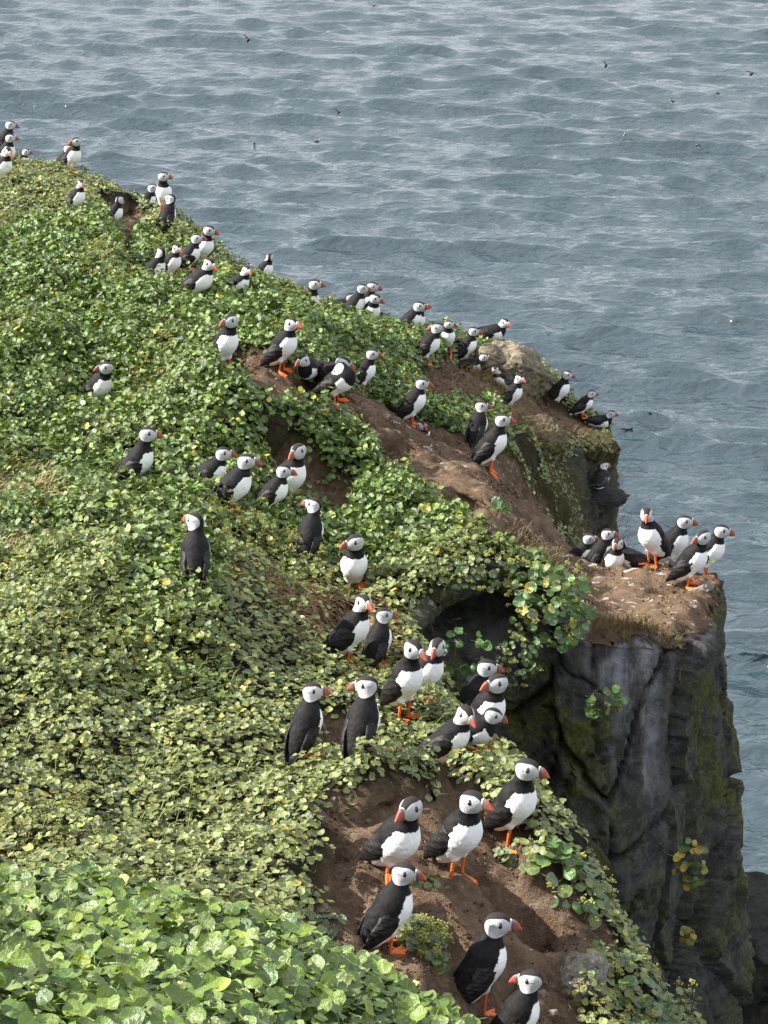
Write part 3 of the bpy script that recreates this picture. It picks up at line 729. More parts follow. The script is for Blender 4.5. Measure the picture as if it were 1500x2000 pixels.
POSES = {  # body pitch, clearance under the body, neck length, head pitch
 'stand': (50, .030, 1.04, -4), 'tall': (56, .038, 1.14, -4), 'leaf': (50, .002, 1.04, -4), 'lean': (40, .022, .9, -12), 'sit': (36, -.004, .85, -6),
 'lie': (10, -.014, .75, -2), 'bow': (22, .02, .7, -18), 'preen': (30, .03, .25, -60), 'swim': (6, -.030, .8, 0), 'fly': (14, 0.0, .35, 0)}
def head_R(hy, hp):
    f = np.array([math.cos(hp)*math.cos(hy), math.cos(hp)*math.sin(hy), math.sin(hp)])
    l = np.array([-math.sin(hy), math.cos(hy), 0]); u = np.cross(f, l)
    return np.stack([f, l, u], 1)          # columns
def seeded(i): return np.random.default_rng(1000+i)
def wing_mesh(C, Rb, s, r, spread=0.0):
    nt_, na_ = 26, 14
    t = np.linspace(0, 1, nt_)
    au = np.interp(t, [0, .25, .55, .8, 1], [.062, .028, -.035, -.088, -.132])
    ay = np.interp(t, [0, .25, .55, .8, 1], [.027, .0395, .0425, .029, .010])
    av = np.interp(t, [0, .25, .55, .8, 1], [.004, .000, .006, .015, .022]) + r.normal(0, .002)
    hh = np.interp(t, [0, .12, .35, .6, .85, 1], [.008, .027, .036, .031, .013, .002])
    th = np.interp(t, [0, .2, .6, 1], [.004, .0095, .008, .002])
    V = np.zeros((nt_, na_, 3)); Qn = np.zeros((nt_, na_))
    for j, a in enumerate(np.linspace(0, 2*math.pi, na_, endpoint=False)):
        b = hh*math.cos(a); curl = -0.011*(b/0.033)**2                  # wraps the flank
        V[:, j, 0] = au - 0.10*b; V[:, j, 1] = s*(ay+th*math.sin(a)+curl); V[:, j, 2] = av + b
        Qn[:, j] = 0.5+0.5*np.cos((b/0.033*5.2+t*34)*1.3 + 1.6*np.sin(t*9))
    Vw = C + V.reshape(-1, 3) @ Rb.T
    fq = np.array([[i*na_+j, i*na_+(j+1) % na_, (i+1)*na_+(j+1) % na_, (i+1)*na_+j] for i in range(nt_-1) for j in range(na_)])
    return mesh_np('wing', Vw, fq if s > 0 else fq[:, ::-1], [M_WING], {'quill': ('FLOAT', Qn.ravel())})
def open_wing(C, Rb, s, lift):
    n = 12; t = np.linspace(0, 1, n); V = []
    for k in t:
        sp = .04 + .23*k; lead = .045 - .02*k - .075*k**2.2; ch = .075*(1-k)**0.55+.004
        z = .03 + lift*(sp*0.9) - lift*0.12*k*k
        for (c, dz) in ((0, 0), (.3, .005*(1-k)+.001), (1, 0), (.5, -.003*(1-k)-.001)):
            V.append(C + Rb @ np.array([lead-ch*c, s*sp*math.sqrt(max(.1, 1-min(.9, (lift*.8)**2))), z+dz]))
    fq = np.array([[i*4+j, i*4+(j+1) % 4, (i+1)*4+(j+1) % 4, (i+1)*4+j] for i in range(n-1) for j in range(4)])
    return mesh_np('wing', np.array(V), fq, [M_WING], {'quill': ('FLOAT', np.tile(np.array([.2, .5, .9, .4]), n))})
def tail_mesh(C, Rb, r):
    V = []; n = 7
    for i in range(n):
        a = (i/(n-1)-.5)*0.9
        for (l, z) in ((.0, .004), (.052*(1-.25*abs(a)), .008), (.052*(1-.25*abs(a)), .0055), (.0, -.004)):
            V.append(C + Rb @ np.array([-.074-l*math.cos(a), (.012+l*.55)*math.sin(a)*1.5, .012+z]))
    fq = np.array([[i*4+j, i*4+(j+1) % 4, (i+1)*4+(j+1) % 4, (i+1)*4+j] for i in range(n-1) for j in range(4)])
    return mesh_np('tail', np.array(V), fq, [M_WING], {'quill': ('FLOAT', np.tile([.3, .8, .6, .1], n))})

def puffin(i, loc, yaw, pose, head_abs, label, scale=1.0, res=0.005, group='puffins on the cliff', dpitch=0, dneck=0.0, feet=None, stain=0.0, lift=0.6, hpd=None):
    r = seeded(i)
    p, clear, neck, hpd0 = POSES[pose]
    p = math.radians(p + dpitch + r.normal(0, 2.5)); neck *= 1+r.normal(0, .04)+dneck
    hp = math.radians((hpd if hpd is not None else hpd0) + r.normal(0, 4)); yaw_r = math.radians(yaw); hy = math.radians(head_abs-yaw)
    fat = 1+r.normal(0, .03)
    cz = clear + math.hypot(.088*math.sin(p), .050*math.cos(p))
    C = np.array([0.004, 0, cz])
    u = np.array([math.cos(p), 0, math.sin(p)]); v = np.array([-math.sin(p), 0, math.cos(p)])
    Rb = np.stack([u, np.array([0, 1., 0]), v], 1)
    nb = C + u*.056 + v*.006
    hc = nb + np.array([.010+.022*math.cos(p), 0, .063*neck])
    if pose == 'fly': hc = nb + u*.05 + v*.004
    if pose == 'preen': hc = nb + np.array([-.028, 0, .018]) + np.array([0, .03*math.sin(hy), 0])
    Rh = head_R(hy, hp)
    hc2 = hc - Rh[:, 0]*.002
    A = {s: C - u*.030 - v*.034 + np.array([0, s*.019, 0]) for s in (-1, 1)}
    legs = pose not in ('swim', 'fly', 'lie')
    def f(P):
        d = sd_ell(P, C, Rb, (.092, .0445*fat, .0480*fat))
        d = smin(d, sd_ell(P, C+u*.032-v*.006, Rb, (.046, .0435*fat, .0455*fat)), .02)
        d = smin(d, sd_ell(P, C-u*.070+v*.006, Rb, (.034, .024, .020)), .025)
        mid = nb*.45+hc*.55 - Rh[:, 0]*.004
        d = smin(d, sd_cone(P, nb-u*.014, mid, .036, .0208), .022)
        d = smin(d, sd_cone(P, mid, hc2, .0208, .0225), .012)
        hd = sd_ell(P, hc2, Rh, (.0315, .0243, .0268))
        hd = smin(hd, sd_ell(P, hc2+Rh[:, 0]*.015-Rh[:, 2]*.002, Rh, (.022, .0155, .0225)), .012)
        d = smin(d, hd, .012)
        if legs:
            for s in (-1, 1):
                d = smin(d, sd_cone(P, A[s]+v*.018+u*.004, A[s]-np.array([0, 0, .006]), .017, .009), .010)
        return d
    lo = np.array([C[0]-.13, -.068, cz-.105]); hi = np.array([max(C[0], hc[0])+.085, .068, max(hc[2], cz)+.06])
    if pose == 'preen': lo[1] -= .02; hi[1] += .02
    V, Q = surface_net(f, lo, hi, res)
    # ruffled feathers
    rel = V-C; rn = rel/np.linalg.norm(rel, axis=1)[:, None]
    V = V + rn*(0.0011*fbm(V[:, 0]*190, V[:, 1]*190, V[:, 2]*120+i, 2, i)*sstep(.06, .02, V[:, 2]-cz))[:, None]
    # plumage boundaries
    bq = (V-C) @ Rb; a_, y_, b_ = bq.T
    nd_ = (hc-nb); nl = np.linalg.norm(nd_); nd_ = nd_/nl
    tn = (V-nb) @ nd_
    hq = (V-hc2) @ Rh
    w1 = (0.001 + 0.10*np.clip(a_, -.1, .06) - b_) - 0.0
    w2 = (0.021*1.0 + 0.25*np.clip(-b_-.02, -.05, .05)) - tn
    if pose in ('fly', 'swim', 'lie', 'bow'): w2 = 0.064 - a_ + 0*tn
    if pose == 'preen': w2 = 0.052 - a_
    white = np.minimum(w1, w2) + 0.0022*fbm(V[:, 0]*90, V[:, 1]*90, V[:, 2]*90+i, 2, i+7)
    inhead = sstep(0.052, 0.040, np.linalg.norm(hq*np.array([1, 1, 1.05]), axis=1))
    ell = (1-np.abs((hq[:, 0]-.005)/.0345)**2.4-np.abs((hq[:, 2]+.0015)/.0235)**2.4)*.013
    face = np.minimum(ell, np.abs(hq[:, 1])-.0075-.35*np.maximum(hq[:, 2]-.006, 0))
    face = np.minimum(face, np.linalg.norm(hq, axis=1)*0+.03)
    face = np.where(np.linalg.norm(hq, axis=1) < .047, face, -.02)
    crown = np.where(inhead > 0.2, np.minimum(hq[:, 2]-.006, .02), -.02)
    crease = np.abs(hq[:, 2]-.0035+0.25*np.minimum(hq[:, 0]+.004, 0)*0.6) + np.where((hq[:, 0] < .004) & (hq[:, 0] > -.024), 0, .02)
    stn = np.clip((-b_-.01)/.03, 0, 1)*np.clip((-a_+.02)/.05, 0, 1)*stain
    root = bpy.data.objects.new('puffin', None); COL.objects.link(root)
    root.empty_display_size = 0.05
    root.location = loc; root.rotation_euler = (0, 0, yaw_r); root.scale = (scale,)*3
    tag(root, label, 'puffin', group)
    at = {'white': ('FLOAT', white), 'face': ('FLOAT', face), 'crown': ('FLOAT', crown), 'crease': ('FLOAT', crease), 'stain': ('FLOAT', stn)}
    obj('body', mesh_np('body', V, Q, [M_FEA], at), root)
    hm = Matrix(Rh.tolist()).to_4x4(); hm.translation = Vector(hc2)
    bk = obj('beak', ME_BEAK, root); bk.matrix_local = hm @ Matrix.Translation((.0105, 0, .0005)) @ Matrix.Diagonal((.72, .80, .75, 1)) @ Matrix.Translation((.001, 0, 0))
    for s in (-1, 1):
        q0 = hc2 + Rh @ np.array([.0105, s*.03, .0075])
        for _ in range(6):
            e = 1e-3; P0 = q0[None]; d0 = f(P0)[0]; G = np.array([(f(P0+np.eye(3)[k]*e)-f(P0-np.eye(3)[k]*e))[0]/(2*e) for k in range(3)])
            q0 = q0 - G*d0*.9
        G /= np.linalg.norm(G)
        fx = Rh[:, 0] - G*(Rh[:, 0] @ G); fx /= np.linalg.norm(fx); zx = np.cross(fx, G)
        if zx @ Rh[:, 2] < 0: zx = -zx; 
        em = Matrix(np.stack([fx, G, zx], 1).tolist()).to_4x4(); em.translation = Vector(q0 - G*.0004)
        ey = obj('eye', ME_EYE, root); ey.matrix_local = em
        if pose == 'fly': obj('wing', open_wing(C, Rb, s, lift if s > 0 else lift*.55), root)
        else: obj('wing', wing_mesh(C, Rb, s, r), root)
        if legs and feet is not None:
            fz = feet[s]
            a0 = A[s]; ank = np.array([a0[0]*.35+.000, s*.021, fz[0]/scale+.005])
            n_ = 8; ring = []
            ax_ = ank-a0; ax_ /= np.linalg.norm(ax_); e1 = np.cross(ax_, [0, 1, 0]); e1 /= np.linalg.norm(e1); e2 = np.cross(ax_, e1)
            for (tt_, rr) in ((0, .0062), (.35, .0050), (.8, .0042), (1, .0052), (1.04, .002)):
                for k in range(n_):
                    ring.append(a0+(ank-a0)*tt_+rr*(e1*math.cos(k*2*math.pi/n_)+e2*math.sin(k*2*math.pi/n_)))
            lm = mesh_np('leg', np.array(ring), grid_faces(5, n_).reshape(-1, 4) if False else np.array([[q*n_+k, q*n_+(k+1) % n_, (q+1)*n_+(k+1) % n_, (q+1)*n_+k] for q in range(4) for k in range(n_)]), [M_LEG])
            lg = obj('leg', lm, root)
            ft = obj('foot', ME_FOOT, lg)
            nrm = Vector(fz[1]); xf = Vector((1, s*.25+r.normal(0, .1), 0)); xf = (xf-nrm*xf.dot(nrm)).normalized(); yf = nrm.cross(xf)
            fm_ = Matrix((xf, yf, nrm)).transposed().to_4x4(); fm_.translation = Vector((ank[0], ank[1], fz[0]/scale+.003))
            ft.matrix_local = fm_
    obj('tail', tail_mesh(C, Rb, r), root)
    return root, V[:, 2].max()

# foot pixel x, y; visible height in pixels; pose; body heading, head heading (0 = right, 90 = away, -90 = towards us); label
BIRDS = [
 (10,330,62,'leaf',-30,-10,'puffin cut by the left edge, middle one of the crest cluster, white breast showing',{}),
 (14,322,62,'leaf',10,-5,'puffin at the far left crest, rearmost of its cluster, grey face turned right',{'dz':.05,'dpx':-6}),
 (36,318,34,'sit',-10,-15,'crouched puffin behind the far left crest, only its drooping head above the leaves',{'d':15.6,'sink':.03}),
 (2,360,64,'leaf',-20,-60,'nearest puffin of the far left crest cluster, half cut by the frame',{}),
 (139,338,66,'leaf',-35,215,'white breasted puffin on the left skyline with its beak turned left',{}),
 (119,338,40,'leaf',10,-10,'hunched grey faced puffin hidden behind the left skyline puffin',{'back':.18,'sink':.075}),
 (146,419,58,'leaf',-10,-75,'puffin below the left skyline staring at the viewer, upper end of the soil track',{}),
 (219,449,55,'leaf',15,60,'dark headed puffin beside the upper soil track, face turned away',{'hpd':-25}),
 (282,408,36,'leaf',20,0,'puffin peeping over the crest, only the head visible left of the tall one',{'back':.18,'sink':.12}),
 (322,425,76,'tall',-85,-5,'upright puffin on the crest, full white front, beak pointing right',{'stain':.7}),
 (325,458,70,'leaf',65,150,'puffin seen from behind just below the upright crest puffin, white cheek left',{}),
 (394,518,80,'leaf',-35,-10,'rear puffin of the four bunched on the upper track, white front and open beak',{}),
 (366,528,72,'leaf',8,-8,'dark winged grey faced puffin, third from the left of the bunch on the upper track',{}),
 (332,540,62,'leaf',-20,-50,'small puffin second from the left of the bunch on the upper track',{}),
 (296,558,76,'leaf',5,120,'leftmost puffin of the bunch on the upper track, head turned away',{}),
 (384,593,80,'lean',-12,-48,'puffin leaning forward at the foot of the upper track, orange beak to viewer',{}),
 (459,584,54,'sit',-8,-60,'low sitting puffin right of the leaning one, tail stretched left',{}),
 (513,538,54,'leaf',-5,85,'puffin on the skyline with its black head turned wholly to the sea',{}),
 (598,608,54,'leaf',-30,-8,'lone puffin half sunk behind the skyline, head and white throat visible',{'back':.12,'sink':.07}),
 (688,630,66,'leaf',5,0,'black backed puffin at the front of the skyline group near the middle',{}),
 (711,626,56,'leaf',-25,-5,'white fronted puffin directly behind the black backed skyline one',{'back':.10,'dz':.02}),
 (721,642,34,'sit',-60,-20,'small crouched puffin right of the skyline pair, face down',{'back':.05}),
 (656,622,26,'lie',0,20,'dark puffin lying low left of the skyline pair',{'back':.1}),
 (795,650,44,'sit',5,-10,'puffin with pale face, front one of a pair on the skyline beyond the soil ledge',{'back':.03}),
 (806,648,50,'leaf',5,0,'grey faced puffin, rear one of the pair on the skyline beyond the ledge',{'back':.14}),
 (831,709,70,'leaf',5,175,'puffin by the crest rocks looking back to the left over its back',{}),
 (874,688,62,'stand',-85,-8,'white chested puffin facing us near the crest rocks, orange feet apart',{}),
 (906,705,66,'leaf',3,0,'sleek puffin in profile just left of the crest boulders',{}),
 (958,672,22,'lie',0,-50,'puffin lying flat on top of the crest boulder',{'dz':.05,'back':.1}),
 (921,722,26,'lie',-10,-15,'puffin sheltering low between leaves and the pale boulder',{}),
 (984,758,30,'sit',-150,-100,'white bellied puffin resting under the big crest boulder',{}),
 (995,803,72,'stand',0,-52,'puffin on the brown ledge below the crest boulders, beak towards us',{}),
 (1088,795,70,'stand',-8,-8,'puffin standing in profile on the outcrop against open water',{}),
 (1136,818,36,'sit',5,-5,'black backed puffin sitting on the mossy end of the outcrop',{'dz':.02}),
 (1170,840,30,'lie',-5,-30,'puffin settled at the very tip of the far outcrop',{'dz':.03}),
 (930,873,92,'stand',65,-5,'puffin seen from behind with loose wing feathers, looking right on the shelf',{}),
 (955,921,114,'tall',0,-4,'tall dark winged puffin on the shelf hump with bright orange foot',{}),
 (802,828,90,'stand',5,-3,'sleek black puffin in profile above the burrow with droppings',{}),
 (823,842,24,'lie',-90,-60,'puffin mostly hidden in the burrow, pale face peeping out',{'sink':.03}),
 (438,727,114,'tall',-50,-140,'fluffy white puffin at the upper end of the brown shelf, beak left',{}),
 (548,726,108,'stand',-22,-42,'bright faced puffin on the brown shelf with pale tail feathers left',{}),
 (706,768,86,'stand',8,-2,'dark grey faced puffin behind the preening one on the shelf',{}),
 (657,787,76,'preen',-18,150,'preening puffin on the shelf with its head tucked out of sight',{}),
 (640,752,44,'lie',-40,-20,'puffin crouched in the shelf burrow, striped beak down to the right',{'hpd':-22}),
 (606,742,36,'lie',-110,-125,'small puffin in the shelf burrow, left one of two heads',{}),
 (190,813,80,'leaf',-28,195,'lone puffin among the leaves on the left, head turned hard left',{'dz':.04}),
 (262,955,106,'leaf',8,0,'stretched puffin standing in leaves on the left, beak right, dark flank',{'dneck':.15}),
 (404,963,76,'sit',8,2,'rear sitting puffin of the row left of the small soil hollow',{}),
 (449,1000,100,'leaf',5,-12,'middle puffin of the row left of the small soil hollow, back glossy',{'dpitch':-8}),
 (528,1007,86,'leaf',5,-15,'front right puffin of the row by the small soil hollow, grey face',{'dpitch':-4}),
 (562,990,84,'leaf',-35,-125,'white breasted puffin tucked behind another at the small soil hollow',{'back':.04}),
 (604,1094,106,'leaf',72,150,'puffin seen from behind below the small soil hollow, red beak left',{}),
 (383,1144,128,'leaf',92,140,'puffin with its whole black back to us amid the open leaf mat',{}),
 (690,1155,102,'leaf',-82,-158,'puffin facing us with stained white belly above the twiggy patch',{'stain':.9}),
 (677,1305,126,'stand',0,-62,'alert puffin in the middle of the slope, bright face to viewer, long tail',{}),
 (730,1308,106,'leaf',58,15,'puffin with black back crowded behind the alert one mid slope',{'dpx':4}),
 (785,1413,150,'tall',-45,-48,'broad white breasted puffin at the lip of the dark hollow, legs apart',{}),
 (822,1378,122,'leaf',-28,-110,'puffin peering out behind the broad breasted one at the hollow lip',{'back':.08}),
 (594,1494,142,'stand',62,-5,'plump puffin from behind on the near slope, head turned right',{}),
 (704,1482,142,'leaf',72,170,'plump puffin from behind on the near slope, red beak turned left',{}),
 (918,1425,112,'leaf',18,-2,'big billed puffin at the back of the trio beside the dark cliff',{'back':.05}),
 (942,1466,138,'stand',-45,-150,'white fronted puffin of the trio beside the dark cliff, beak left',{}),
 (866,1500,118,'lean',-8,-60,'leaning puffin at the front of the trio, face lit, tail to the left',{}),
 (918,1478,60,'bow',-10,0,'bowing puffin beside the leaning one, only its head clear',{}),
 (996,1648,166,'tall',-40,-22,'puffin on the right edge of the near soil bank, legs and red beak bright',{}),
 (888,1713,188,'tall',-42,-36,'tallest near puffin in the middle of the soil bank, striding on orange feet',{}),
 (765,1704,134,'leaf',-42,-128,'ruffled white breasted puffin on the soil bank looking down left',{'dz':.012}),
 (752,1856,166,'stand',28,-16,'glossy black backed puffin on the lowest soil ledge, big striped beak',{}),
 (932,1968,178,'stand',32,-3,'puffin near the bottom with its back to us and beak pointing right',{}),
 (1000,2062,160,'stand',30,168,'puffin cut by the bottom edge, face turned left over white breast',{}),
 (1126,1066,56,'leaf',0,-8,'head and throat of a puffin rising behind the cliff shelf, leftmost there',{'d':9.75,'sink':.07}),
 (1166,1086,76,'leaf',18,-10,'black backed puffin sitting on the shelf next to the cliff tip group',{'d':9.55,'sink':.02}),
 (1196,1092,72,'leaf',-75,-115,'puffin with bare white front sitting on the cliff shelf',{'d':9.5,'sink':.015}),
 (1243,1094,46,'lie',150,120,'black puffin slumped low behind the cliff tip group, head unseen',{'hpd':-40,'d':9.5}),
 (1276,1104,110,'tall',-140,-98,'puffin at the cliff tip facing us, white front left, tail right',{'dpitch':-6}),
 (1306,1098,92,'stand',-12,-4,'puffin behind the cliff tip leader, beak to the sea',{'back':.10}),
 (1342,1146,106,'stand',-22,-150,'front puffin on the cliff corner, head turned back left, feet on stone',{}),
 (1376,1114,102,'stand',-20,-3,'outermost puffin of the cliff tip, white chest towards the sea',{}),
]
BASES = []; DBG = []
def rot_local(n, yaw):
    c, s = math.cos(-yaw), math.sin(-yaw); return (n[0]*c-n[1]*s, n[0]*s+n[1]*c, n[2])
for i, (px, py, hpx, pose, yaw, hd, lab, ex) in enumerate(BIRDS):
    p = pick(px+ex.get('dpx', 0), py)
    if 'd' in ex: p = W(px, py, ex['d']); p[2] = H(p[0], p[1])
    if p is None:
        k = 0
        while p is None and k < 40: k += 1; p = pick(px, py+2*k)
    back = ex.get('back', 0.0)
    if back:
        q = p[:2]/np.linalg.norm(p[:2])*back + p[:2]; p = np.array([q[0], q[1], H(q[0], q[1])])
    onleaf = bil(SOILG, p[0], p[1]) < -0.02
    p = p.copy(); p[2] += ex.get('dz', 0) - ex.get('sink', 0) + (0.020 if onleaf else 0.0)
    dep = (p-CAM) @ FWD
    want = hpx*dep/F/math.cos(PITCH*0.9)
    p_, cl_, nk_, _h = POSES[pose]; pr_ = math.radians(p_+ex.get('dpitch', 0))
    pred = cl_ + math.hypot(.088*math.sin(pr_), .050*math.cos(pr_)) + .056*math.sin(pr_) + .006*math.cos(pr_) + .063*nk_*(1+ex.get('dneck', 0)) + .030
    if pose == 'preen': pred = .17
    dpa = math.atan2(ZC-p[2], math.hypot(p[0], p[1])); fw_ = {'lie': .10, 'bow': .10, 'sit': .08, 'preen': 0}.get(pose, .065)
    scr = (pred-(.012 if onleaf else 0))*math.cos(dpa) + fw_*math.sin(math.radians(yaw))*math.sin(dpa)
    sc = float(np.clip(hpx*dep/F/scr, 0.84, 1.04)) if not back else float(np.clip(1.0+seeded(i).normal(0, .04), .9, 1.1))
    DBG.append((i, px, py, pose, round(want/pred, 2), round(dep, 1)))
    yr = math.radians(yaw); feet = {}
    for s in (-1, 1):
        wx = p[0]+sc*(-s*.021*math.sin(yr)); wy = p[1]+sc*(s*.021*math.cos(yr))
        feet[s] = (float(np.clip(H(wx, wy)-p[2]+(.015 if onleaf else 0), -.03, .03)), rot_local(normal_at(wx, wy), yr))
    near = dep < 7.3
    kw = {k: ex[k] for k in ('dpitch', 'dneck', 'stain', 'hpd') if k in ex}
    puffin(i, tuple(p), yaw, pose, hd, lab, sc, 0.0042 if near else 0.0055, feet=feet, **kw)
    BASES.append((p[0], p[1], dep))
# one crouched in the shade under the far outcrop
pz = W(1172, 948, 13.42)
puffin(90, tuple(pz), 75, 'lie', 30, 'puffin crouched in deep shade on the face of the far outcrop', 1.0, .006)

# at sea and in the air
SEAB = [
 (497,283,'swim',-100,-110,'puffin floating on the sea nearest the left, white front'),
 (620,281,'swim',10,0,'dark puffin riding the swell right of the floating white fronted one'),
 (1312,199,'swim',180,180,'tiny puffin on the water below the topmost right flyer'),
 (1400,188,'swim',180,190,'dark puffin on the water left of the splashing bird'),
 (1220,273,'swim',-90,-90,'round white puffin floating below the long swell at right'),
 (1363,296,'swim',-140,-150,'puffin floating upright on the sea left of the right edge'),
 (1419,320,'swim',-90,-90,'small white speck of a puffin floating between two swells'),
 (1330,354,'swim',40,60,'black puffin floating lowest of the group at the right'),
 (1471,351,'swim',180,180,'white flanked puffin floating close to the right edge'),
]
for k, (px, py, pose, yaw, hd, lab) in enumerate(SEAB):
    r_ = ray(px, py); d = ZC/-r_[2]; q = CAM+r_*d
    puffin(200+k, (q[0], q[1], sea_z(q[0], q[1])+0.03), yaw, pose, hd, lab, 1.35, .009, group='puffins on the water')
FLY = [(485,84,70,120,'puffin flying low over the sea at upper left, wings raised',1.1,74),
 (730,14,80,100,'dark puffin in flight at the very top of the picture',.3,140),
 (1183,133,70,110,'puffin flying over the long dark swell at upper right',1.2,84),
 (1468,149,45,-60,'puffin taking off from the water by the right edge, one wing out',.5,78),
 (662,224,60,140,'puffin flapping just above the waves at upper middle',.9,95)]
for k, (px, py, yaw, hd, lab, lift, dd) in enumerate(FLY):
    r_ = ray(px, py); d = min(dd, ZC/-r_[2]*0.93); q = CAM+r_*d
    puffin(300+k, tuple(q), yaw, 'fly', yaw, lab, 1.2, .009, group='puffins in flight', lift=lift)
# ------------------------------------------------------------------ leaves
def leaf_mat(name, inst=True):
    m, t, out = mat(name); g = N(t)
    if inst: tint = g.attr('tint', 'INSTANCER').outputs['Color']
    else: tint = g.n('ShaderNodeObjectInfo').outputs['Color']
    co = g.n('ShaderNodeTexCoord').outputs['Object']
    mid = g.attr('mid').outputs['Fac']
    nz = g.noise(co, 3.5, 3, 0.6); nf = g.noise(co, 14, 3, 0.6)
    c = g.mix(g.ramp(nz, 0.3, 0.7, 0, 0.45), tint, g.mix(0.5, tint, (0.02, 0.05, 0.01)))
    c = g.mix(g.ramp(mid, 0.015, 0.06, 0.45, 0.0), c, g.mix(0.5, tint, (0.38, 0.42, 0.16)))
    c = g.mix(g.ramp(nf, 0.62, 0.72, 0, 0.35), c, (0.22, 0.20, 0.09))
    b = g.bsdf(c, g.ramp(nf, 0.3, 0.7, 0.30, 0.52), 0.5, g.bump(nz, 0.25, 0.03))
    tr = g.n('ShaderNodeBsdfTranslucent'); g.setin(tr, 0, g.mix(1.0, c, (1.0, 1.0, 0.45), 'MULTIPLY'))
    mx = g.n('ShaderNodeMixShader'); mx.inputs[0].default_value = 0.16
    g.link(b, mx.inputs[1]); g.link(tr.outputs[0], mx.inputs[2]); g.link(mx.outputs[0], out.inputs[0])
    return m
M_LEAF = leaf_mat('leaf_instanced', True); M_LEAFO = leaf_mat('leaf_single', False)
def leaf_geo(seed, elong=1.0, cup=0.3, notch=0.32, wave=0.06):
    r = np.random.default_rng(seed); n = 14
    V = [(0.0, 0, 0)]; th = np.linspace(0, 2*math.pi, n, endpoint=False)
    ph = r.uniform(0, 6.28)
    for k in (0.55, 1.0):
        for a in th:
            d = min(abs(a-math.pi), 2*math.pi-abs(a-math.pi))
            rr = 0.5*(1-notch*math.exp(-(d/0.42)**2)+0.05*math.cos(a))*k*(1+0.05*math.sin(3*a+ph))
            x, y = rr*math.cos(a)*elong, rr*math.sin(a)
            z = cup*(rr*rr)*0.9 + 0.16*abs(y)*(1 if cup > 0 else -1)*0.6 + wave*k*k*math.sin(a*3+ph)*0.6 + wave*0.5*math.sin(a*5+ph*2)*k*k
            V.append((x+0.12, y, z))
    Fc = [(0, 1+i, 1+(i+1) % n) for i in range(n)] + [(1+i, 1+n+i, 1+n+(i+1) % n, 1+(i+1) % n) for i in range(n)]
    # stalk
    b = len(V); V += [(-0.18, -.022, -.02), (-0.18, .022, -.02), (-0.75, -.02, -.42), (-0.75, .02, -.42)]
    Fc.append((b, b+1, b+3, b+2))
    me = bpy.data.meshes.new('leaf'); me.from_pydata(V, [], Fc); me.update()
    for p in me.polygons: p.use_smooth = True
    at = me.attributes.new('mid', 'FLOAT', 'POINT'); at.data.foreach_set('value', np.array([abs(v[1]) for v in V], np.float32))
    return me
def bud_geo(seed):
    import bmesh
    r = np.random.default_rng(seed); bm = bmesh.new()
    for _ in range(16):
        o = r.normal(0, .26, 3); o[2] = abs(o[2])*0.8+.25
        bmesh.ops.create_icosphere(bm, subdivisions=1, radius=r.uniform(.07, .13), matrix=Matrix.Translation(Vector(o)))
    me = bpy.data.meshes.new('bud'); bm.to_mesh(me); bm.free()
    at = me.attributes.new('mid', 'FLOAT', 'POINT'); at.data.foreach_set('value', np.full(len(me.vertices), .5, np.float32))
    return me
LEAFS = [leaf_geo(1, 1.0, .35), leaf_geo(2, 1.12, .1, .36, .09), leaf_geo(3, .92, -.25, .28), leaf_geo(4, 1.25, .5, .22, .05), leaf_geo(5, 1.05, .25, .3, .12)]
SRC = []
for k, me_ in enumerate(LEAFS + [bud_geo(9)]):
    me_.materials.append(M_LEAF); SRC.append(bpy.data.objects.new('leaf_source', me_))     # never linked to the scene
def scatter_tree(SRC):
    t = bpy.data.node_groups.new('scatter', 'GeometryNodeTree')
    t.interface.new_socket('Geometry', in_out='INPUT', socket_type='NodeSocketGeometry')
    t.interface.new_socket('Geometry', in_out='OUTPUT', socket_type='NodeSocketGeometry')
    n = t.nodes; gi = n.new('NodeGroupInput'); go = n.new('NodeGroupOutput')
    jn = n.new('GeometryNodeJoinGeometry')
    for s in reversed(SRC):
        oi = n.new('GeometryNodeObjectInfo'); oi.inputs['Object'].default_value = s; oi.inputs['As Instance'].default_value = True
        t.links.new(oi.outputs['Geometry'], jn.inputs[0])
    def na_(name, ty):
        x = n.new('GeometryNodeInputNamedAttribute'); x.data_type = ty; x.inputs['Name'].default_value = name; return x.outputs['Attribute']
    io = n.new('GeometryNodeInstanceOnPoints'); io.inputs['Pick Instance'].default_value = True
    t.links.new(gi.outputs[0], io.inputs['Points']); t.links.new(jn.outputs[0], io.inputs['Instance'])
    t.links.new(na_('pick', 'INT'), io.inputs['Instance Index'])
    er = n.new('FunctionNodeEulerToRotation'); t.links.new(na_('rot', 'FLOAT_VECTOR'), er.inputs[0])
    t.links.new(er.outputs[0], io.inputs['Rotation']); t.links.new(na_('scl', 'FLOAT'), io.inputs['Scale'])
    t.links.new(io.outputs[0], go.inputs[0])
    return t
TREE = scatter_tree(SRC)
def scatter_obj(name, P, rot, scl, tint, pickv, parent=None, tree=None, **props):
    me = bpy.data.meshes.new(name); me.vertices.add(len(P)); me.vertices.foreach_set('co', np.asarray(P, np.float32).ravel())
    for an, ty, arr, key in (('rot', 'FLOAT_VECTOR', rot, 'vector'), ('scl', 'FLOAT', scl, 'value'), ('tint', 'FLOAT_VECTOR', tint, 'vector'), ('pick', 'INT', pickv, 'value')):
        a = me.attributes.new(an, ty, 'POINT'); a.data.foreach_set(key, np.asarray(arr, np.int32 if ty == 'INT' else np.float32).ravel())
    o = obj(name, me, parent, **props)
    md = o.modifiers.new('scatter', 'NODES'); md.node_group = tree or TREE
    return o
